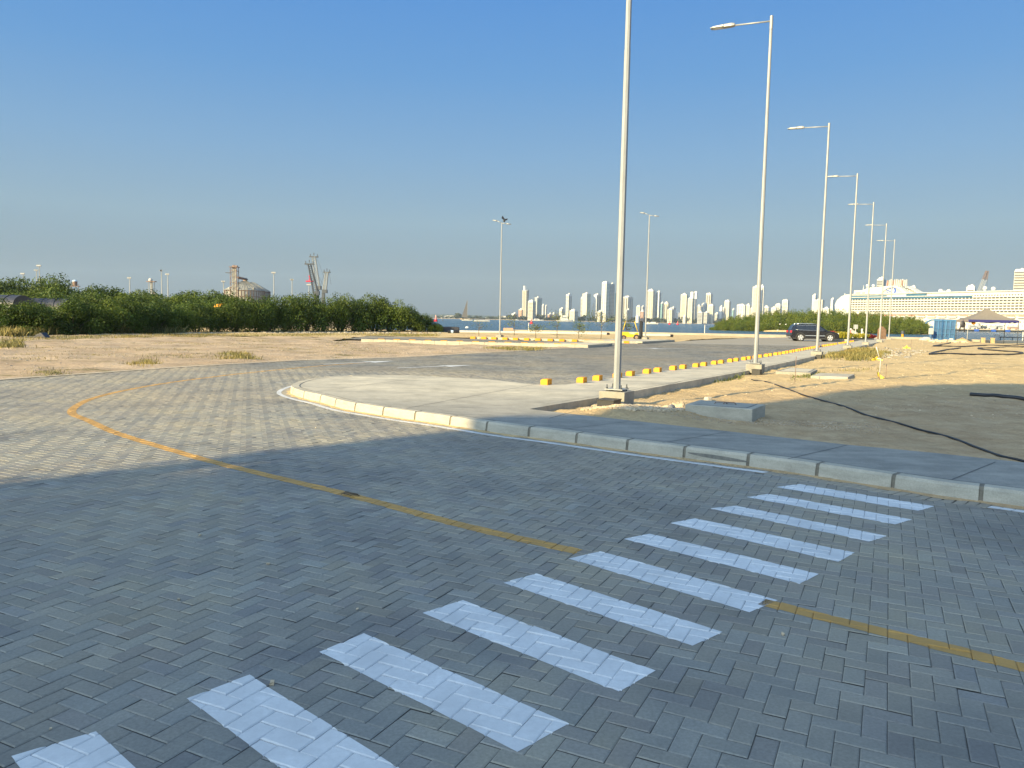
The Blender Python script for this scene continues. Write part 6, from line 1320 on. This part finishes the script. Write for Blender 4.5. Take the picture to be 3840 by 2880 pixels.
def lattice(mb, a, b, w0, w1, n=10, r_=.18):
    a, b = np.array(a, float), np.array(b, float); d = (b - a) / np.linalg.norm(b - a); u = np.cross(d, [0, 1, 0]); u /= np.linalg.norm(u); v_ = np.cross(d, u); C_ = []
    for k in range(n + 1):
        t = k / n; c = a + (b - a) * t; w_ = w0 + (w1 - w0) * t; C_.append([c + u * w_ * i + v_ * w_ * j for i, j in ((-1, -1), (1, -1), (1, 1), (-1, 1))])
    for k in range(n):
        for j in range(4): mb.cyl(C_[k][j], C_[k + 1][j], r_, r_, 5, False); mb.cyl(C_[k][j], C_[k + 1][(j + 1) % 4], r_ * .6, r_ * .6, 4, False)
d = 1150; A_ = D3(3681, 1073, d); B2 = D3(3692, 1048, d); C2 = D3(3702, 1016, d); rt = root('crane', (A_[0], d, WZ), 0, 'slanting blue and orange lattice crane boom above the cruise ship', 'crane'); off = np.array([A_[0], d, WZ])
low_ = A_ + (A_ - B2) * 1.9; mb = MB(); lattice(mb, low_ - off, B2 - off, 1.6, 2.2, 12, .3); mb.build('lower_boom', M['blue'] if False else M['bgrey'], rt); mb = MB(); lattice(mb, B2 - off, C2 - off, 2.2, 1.4, 6, .45); mb.build('upper_boom', M['rust'], rt)
mb = MB(); mb.cyl(C2 - off, C2 - off - np.array([0, 0, 34]), .12, .12, 5); mb.cyl(C2 - off + np.array([1.5, 0, 0]), C2 - off + np.array([1.5, 0, -34]), .12, .12, 5); mb.cyl(C2 - off, A_ - off - np.array([12, 0, 0]), .12, .12, 5); mb.build('cable', M['dsteel'], rt); MB().box((low_ - off)[:3], (8, 8, 6)).build('cab', M['bgrey'], rt)

# ------------------------------------------------------------------ port behind the left thicket
d = 450.0; gz = 0
def silo(px0, px1, ywall, yapex, dd, lb, pxa):
    xc = DX((px0 + px1) / 2, dd); r_ = (px1 - px0) / F_PX * dd / 2; zw = ZT((px0 + px1) / 2, ywall, dd); za = ZT(pxa, yapex, dd); rt = root('grain_silo', (xc, dd + r_, 0), 0, lb, 'silo', 'grain silos')
    MB().cyl((0, 0, 0), (0, 0, zw), r_, r_, 40).build('wall', M['silo'], rt); mb = MB(); mb.cyl((0, 0, zw), (0, 0, za), r_ * 1.03, r_ * .08, 40, True, False); 
    for i in range(40): t = 2 * math.pi * i / 40; mb.tube([(r_ * 1.03 * math.cos(t), r_ * 1.03 * math.sin(t), zw + .1), (r_ * .1 * math.cos(t), r_ * .1 * math.sin(t), za + .1)], .10, 4)
    mb.build('roof', M['silo'], rt); mb = MB()
    for i in range(40): t = 2 * math.pi * i / 40; mb.box((r_ * 1.01 * math.cos(t), r_ * 1.01 * math.sin(t), zw / 2), (.25, .3, zw), t)
    for z in (zw * .55, zw * .75, zw * .97): mb.cyl((0, 0, z), (0, 0, z + .3), r_ * 1.015, r_ * 1.015, 40, False)
    mb.build('stiffener', M['rust'], rt)
    for t in (-2.2, -1.6, -1.1, -.7): MB().box((r_ * .9 * math.cos(t), r_ * .9 * math.sin(t), zw + 1.0), (1.2, 1.2, 1.0), t).build('vent', M['silo'], rt)
silo(821, 966, 1087, 1050, 450, 'nearer pale corrugated grain silo with a conical roof, left of the cranes', 894); silo(860, 990, 1091, 1056, 480, 'farther grain silo showing only its right side behind the nearer one', 924)
d = 440; rt = root('elevator_tower', (DX(881, d), d, 0), 0, 'rusty open framed elevator tower in front of the grain silos', 'tower'); zt_ = ZT(881, 1003, d); w_ = 1.75
mb = MB()
for i, j in ((-1, -1), (1, -1), (1, 1), (-1, 1)): mb.cyl((i * w_, j * w_, 0), (i * w_, j * w_, zt_), .17, .17, 6)
k = 0
while k * 3.2 < zt_ - 1:
    z = k * 3.2
    for a_, b_ in (((-1, -1), (1, -1)), ((1, -1), (1, 1)), ((1, 1), (-1, 1)), ((-1, 1), (-1, -1))): mb.cyl((a_[0] * w_, a_[1] * w_, z), (b_[0] * w_, b_[1] * w_, z), .10, .10, 5); mb.cyl((a_[0] * w_, a_[1] * w_, z), (b_[0] * w_, b_[1] * w_, min(zt_, z + 3.2)), .09, .09, 5)
    k += 1
mb.build('frame', M['rust'], rt); mb = MB()
for x in (-.9, 0, .8): mb.cyl((x, -.3, 0), (x, -.3, zt_), .38, .38, 10)
mb.build('duct', M['silo'], rt); mb = MB(); mb.box((0.1, 0, zt_ + .2), (4.6, 4.4, .4)); mb.build('platform', M['rust'], rt); mb = MB(); mb.ball((-.1, 0, zt_ + .4), 1.2, 12, 8, (1.2, 1, .8)); mb.box((.9, 0, zt_ + .7), (1.6, 1.4, .9)); mb.build('head_housing', M['rust'], rt)
mb = MB(); zz = ZT(870, 1023, d); mb.box((-3.1, 0, zz), (3.4, 2, .35)); mb.build('side_platform', M['dsteel'], rt)
q0, q1 = D3(893, 1041, d), D3(926, 1048, d + 25); o3 = np.array([DX(881, d), d, 0]); mb = MB(); mb.tube([q0 - o3, q1 - o3], .75, 4); mb.build('conveyor', M['rust'], rt); MB().cyl(D3(919, 1050, d + 28) - o3, D3(919, 1061, d + 28) - o3, 1.1, 1.3, 8).build('conveyor_leg', M['bpink'], rt); MB().tube([D3(880, 1075, d) - o3, D3(858, 1105, d) - o3], .3, 6).build('chute', M['silo'], rt)
def mast(px, ty, hx, lb, d=420, base=None):
    h = ZT(px, ty, d); rt = root('floodlight_mast', (DX(px, d), d, 0), 0, lb, 'floodlight mast', 'floodlight masts of the port'); MB().cyl((0, 0, 0), (0, 0, h), .30, .18, 8).build('pole', M['lsteel'], rt); mb = MB(); w_ = hx / F_PX * d
    mb.box((0, 0, h - .3), (w_ * .8, 1.0, .15))
    for i in range(5): mb.box((-w_ / 2 + i * w_ / 4, -.5, h + .1), (.5, .4, .7))
    mb.build('lamp_frame', M['bgrey'], rt)
for i, (px, ty, hx) in enumerate([(93, 1027, 12), (143, 1014, 10), (154, 997, 13), (490, 1043, 11), (609, 1015, 6), (632, 1029, 11), (840, 1056, 10), (1028, 1023, 12), (1096, 1049, 9), (1159, 1068, 12)]): mast(px, ty, hx, '%s floodlight mast from the left behind the left thicket' % ORD[i])
d = 430; rt = root('water_tank', (DX(285, d), d, 0), 0, 'small tank with a blue top on a frame above the left thicket', 'tank'); h = ZT(285, 1052, d); MB().cyl((0, 0, h - 3), (0, 0, h - .5), 1.3, 1.3, 12).build('tank', M['rust'], rt); MB().ball((0, 0, h - .5), 1.3, 12, 6, (1, 1, .7)).build('top', M['pipeblue'], rt); mb = MB(); mb.box((0, 0, h - 3.2), (5, 2, .3)); [mb.cyl((i * 2, 0, 0), (i * 2, 0, h - 1.8), .12, .12, 5) for i in (-1, 1)]; mb.build('frame', M['rust'], rt)
rt = root('conveyor_tower', (DX(571, d), d, 0), 0, 'small pale conveyor tower with a diagonal chute left of two tall masts', 'tower'); h = ZT(571, 1056, d); mb = MB(); [mb.cyl((i * 1.2, j, 0), (i * 1.2, j, h), .14, .14, 5) for i in (-1, 1) for j in (-1, 1)]; mb.cyl((0, 0, 0), (0, 0, h), .5, .5, 8); mb.build('frame', M['lsteel'], rt); MB().box((0, 0, h), (4.6, 3, .4)).build('platform', M['rust'], rt); MB().ball((-.5, 0, h + .8), 1.1, 10, 6).build('head_housing', M['white3'], rt); MB().tube([(1, 0, h - 6), (5.2, 0, h - 11)], .35, 5).build('chute', M['rust'], rt)
mb = MB(); mb.box((DX(598, d) - DX(571, d), 0, 6.2), (2.8, 2.5, 5.5)); mb.build('motor_house', M['bgrey'], rt)
def crane(px0, pxb, yb, pxt, yt, ybase, mat, lb, w0, w1, d=520, hook=False, head=3.2):
    A = D3(pxb, yb, d); T_ = D3(pxt, yt, d); off = np.array([A[0], d, 0]); rt = root('harbour_crane', (A[0], d, 0), 0, lb, 'crane', 'harbour cranes')
    mb = MB(); lattice(mb, A - off, T_ - off, w0, w1, 16, .26 if hook else .2); mb.build('boom', M[mat], rt); mb = MB(); mb.box((T_ - off), (head * 1.9, 1.6, .8)); [mb.box(T_ - off + np.array([s_ * head * .75, 0, 1.0 + (s_ == 0) * .8]), (.45, .5, 1.8)) for s_ in (-1, 0, 1)]; mb.build('boom_head', M['dsteel'], rt)
    mb = MB(); B3 = D3(px0, ybase, d) - off; mb.box((A[0] - off[0] - .6, 0, (A[2]) / 2), (2.0, 2.0, A[2])); mb.box((A[0] - off[0] + .4, 0, A[2] + 1), (3.4, 3, 2.6)); mb.box((A[0] - off[0] - .8, -1.3, A[2] - 4.5), (2.0, 1.5, 2.4)); mb.build('tower', M['dsteel'], rt)
    mb = MB(); mb.cyl(T_ - off + np.array([head * .6, 0, 0]), (A - off) + np.array([5, 0, 6]), .09, .09, 4); mb.cyl(T_ - off - np.array([head * .6, 0, 0]), (A - off) + np.array([-3 if not hook else 3, 0, 4]), .09, .09, 4)
    if hook: hk = D3(1161, 1036, d) - off; mb.cyl(T_ - off - np.array([1, 0, 0]), hk, .09, .09, 4)
    mb.build('cable', M['dsteel'], rt)
    if hook:
        sp = D3(1161, 1055, d) - off; mb = MB(); mb.box(sp, (4.8, 1.2, .8)); mb.cyl(sp, hk, .22, .22, 6); mb.cyl(sp + np.array([-.9, 0, .2]), hk - np.array([0, 0, 1.2]), .12, .12, 5); mb.cyl(sp + np.array([.9, 0, .2]), hk - np.array([0, 0, 1.2]), .12, .12, 5); mb.box(hk, (1.1, .7, .9)); mb.build('spreader', M['redlens'], rt)
crane(1175, 1186, 1105, 1160, 990, 1121, 'dsteel', 'dark harbour crane with a red hook spreader, leftmost of the three cranes', 1.5, .8, 520, True)
crane(1190, 1193, 1085, 1177, 963, 1121, 'lsteel', 'tallest pale harbour crane in the middle of the three', 1.4, 1.0, 540)
crane(1222, 1216, 1098, 1226, 1021, 1121, 'lsteel', 'shorter pale harbour crane, rightmost of the three', 1.2, .9, 560, False, 2.6)
for i, (px0, px1, ty, d, lb) in enumerate([(-60, 90, 1106, 60, 'black arched tarpaulin shelter at the left edge, half sunk in shrubs'), (88, 262, 1119, 75, 'long arched dark roof on a pale wall behind the left shrubs')]):
    x0, x1 = DX(px0, d), DX(px1, d); z1 = ZT((px0 + px1) / 2, ty, d); rt = root('arched_shelter', ((x0 + x1) / 2, d, 0), .12 if i else 0, lb, 'shelter'); W = x1 - x0; mb = MB(); r_ = .85
    pts = [(-1.3, z1 - r_)] + [(-1.3 * math.cos(t), z1 - r_ + r_ * math.sin(t)) for t in np.linspace(0, math.pi, 12)]; vs = []
    for x in (-W / 2, W / 2):
        for y, z in pts: vs.append((x, y, z))
    n = len(pts); mb.add(vs, [(k, k + 1, n + k + 1, n + k) for k in range(n - 1)] + [tuple(range(n)), tuple(range(2 * n - 1, n - 1, -1))]); mb.build('roof', M['tarp'], rt)
    MB().box((0, 0, (z1 - r_) / 2), (W * .99, 2.5, z1 - r_ - .02)).build('wall', M['white2'] if i else M['bgrey'], rt); mb = MB(); [mb.tube([(-W / 2 + k * 1.15, y * 1.02, z + .02) for y, z in pts], .03, 4) for k in range(int(W / 1.15) + 1)]; mb.build('hoop', M['dsteel'], rt)
o = MB().extr([(-.6, 0), (-.5, .5), (.1, .75), (.55, .7), (.6, 0)], -.8, .8).build('loader_roof', M['ypaint2'], None, .05); d = 62; o.location = (DX(831, 78), 78, ZT(831, 1153, 78)); o.scale = (.8, 1, .5); tag(o, 'orange yellow roof of a machine poking out of the left thicket', 'machine')

# ------------------------------------------------------------------ boats and buoys
def boat(px, py, L, cabin, lb, hull='white', mat2='white', rz=0.0, wake=False, sail=False):
    d = (CAM_H - WZ) / max(.0008, -(ray(px, py)[2] / ray(px, py)[1])); d = min(d, 2380); rt = root('boat', (DX(px, d, py), d, WZ), rz, lb, 'boat'); w_ = L * .13
    secs = [(-.5, .9, .9), (-.2, 1, .85), (.2, .95, .95), (.4, .5, 1.15), (.5, .04, 1.4)]; vs = []
    for x, w2, h in secs:
        for y, z in ((-1, h), (-.75, .15), (0, -.1), (.75, .15), (1, h)): vs.append((x * L, y * w_ * w2, z * L * .11))
    fs = [(a * 5 + b, (a + 1) * 5 + b, (a + 1) * 5 + b + 1, a * 5 + b + 1) for a in range(4) for b in range(4)] + [(a * 5 + 4, (a + 1) * 5 + 4, (a + 1) * 5, a * 5) for a in range(4)] + [(0, 1, 2, 3, 4)]
    MB().add(vs, fs).build('hull', M[hull], rt)
    if cabin: MB().extr([(-L * .3, L * .08), (-L * .25, L * .26 * cabin), (L * .08, L * .26 * cabin), (L * .22, L * .12)], -w_ * .7, w_ * .7).build('cabin', M[mat2], rt); MB().box((-L * .06, -w_ * .72, L * .17 * cabin), (L * .25, .05, L * .05)).build('window', M['window'], rt)
    if sail: MB().cyl((0, 0, 0), (0, 0, L * 1.6), .12, .06, 6).build('mast', M['white3'], rt); MB().add([(-.1, .1, L * .15), (-L * .45, .1, L * .2), (-.1, .1, L * 1.55), (-.1, .25, L * .15), (-L * .45, .25, L * .2), (-.1, .25, L * 1.55)], [(0, 1, 2), (5, 4, 3), (0, 3, 4, 1), (1, 4, 5, 2), (2, 5, 3, 0)]).build('sail', M['canvas'], rt)
    if wake: mb = MB(); mb.add([(-L * .4, -w_, .12), (-L * .4, w_, .12), (-L * 7, w_ * 5, .12), (-L * 7, -w_ * 3, .12)], [(0, 1, 2, 3)]); o = mb.build('wake', M['white3']); o.location = rt.location; o.rotation_euler = rt.rotation_euler; o['kind'] = 'structure'
    return rt
boat(1807, 1206.5, 15.5, 0, 'long open white boat on the water left of the vulture lamp post', rz=.05); boat(1752, 1203, 13, .5, 'white motorboat with a long wake near the left far shore', wake=True); boat(1752, 1199, 26, .3, 'sailing boat with a tan sail against the left far shore', 'wood', 'white', sail=True, rz=.4)
boat(1937, 1201.5, 14, .7, 'small white boat below the low white waterfront block'); boat(2015, 1204, 26, .7, 'slim white motor yacht below the grey glassy tower'); boat(2118, 1207, 30, 1.5, 'white double decked cabin boat with a high stern behind the tallest sapling', rz=.1); boat(2446, 1216, 15, .8, 'white speedboat with a wake right of the forklift', wake=True, rz=math.pi)
def buoy(px, py, h, mat, lb, cone=True):
    d = min(2300, (CAM_H - WZ) / -(ray(px, py)[2] / ray(px, py)[1])); o = MB().cyl((0, 0, -.2), (0, 0, h * .3), h * .32, h * .30, 12).cyl((0, 0, h * .3), (0, 0, h), h * .16, h * .04, 8).build('buoy', M[mat]) if cone else MB().ball((0, 0, .1), h, 14, 8, (1.2, 1.2, .8)).build('buoy', M[mat]); o.location = (DX(px, d, py), d, WZ); tag(o, lb, 'buoy')
buoy(1634, 1205.5, 5, 'redlens', 'magenta buoy just right of the left thicket'); buoy(1993, 1214.5, 4.0, 'redlens', 'red buoy right of the white seawall lamp under the first towers'); buoy(2511, 1217, 5.5, 'redlens', 'left red buoy right of the speedboat'); buoy(2541, 1218, 5, 'redlens', 'right red buoy left of the islet'); buoy(1752, 1230, .55, 'white', 'round white mooring buoy near the pipes', False); buoy(1660, 1203, 2, 'dsteel', 'small dark buoy right of the magenta one')

# ------------------------------------------------------------------ haze
hz = MB(); hz.box((0, 2850, 147.3), (11800, 5900, 304)); 
hm = bpy.data.materials.new('haze'); hm.use_nodes = True; hn = hm.node_tree.nodes; hn.remove(hn['Principled BSDF']); pv = hn.new('ShaderNodeVolumePrincipled'); pv.inputs['Color'].default_value = (0.56, 0.70, 0.88, 1); pv.inputs['Density'].default_value = HAZE; pv.inputs['Anisotropy'].default_value = 0.0
hm.node_tree.links.new(pv.outputs[0], hn['Material Output'].inputs['Volume'])
if HAZE > 0: o = hz.build('haze', hm); o['kind'] = 'stuff'
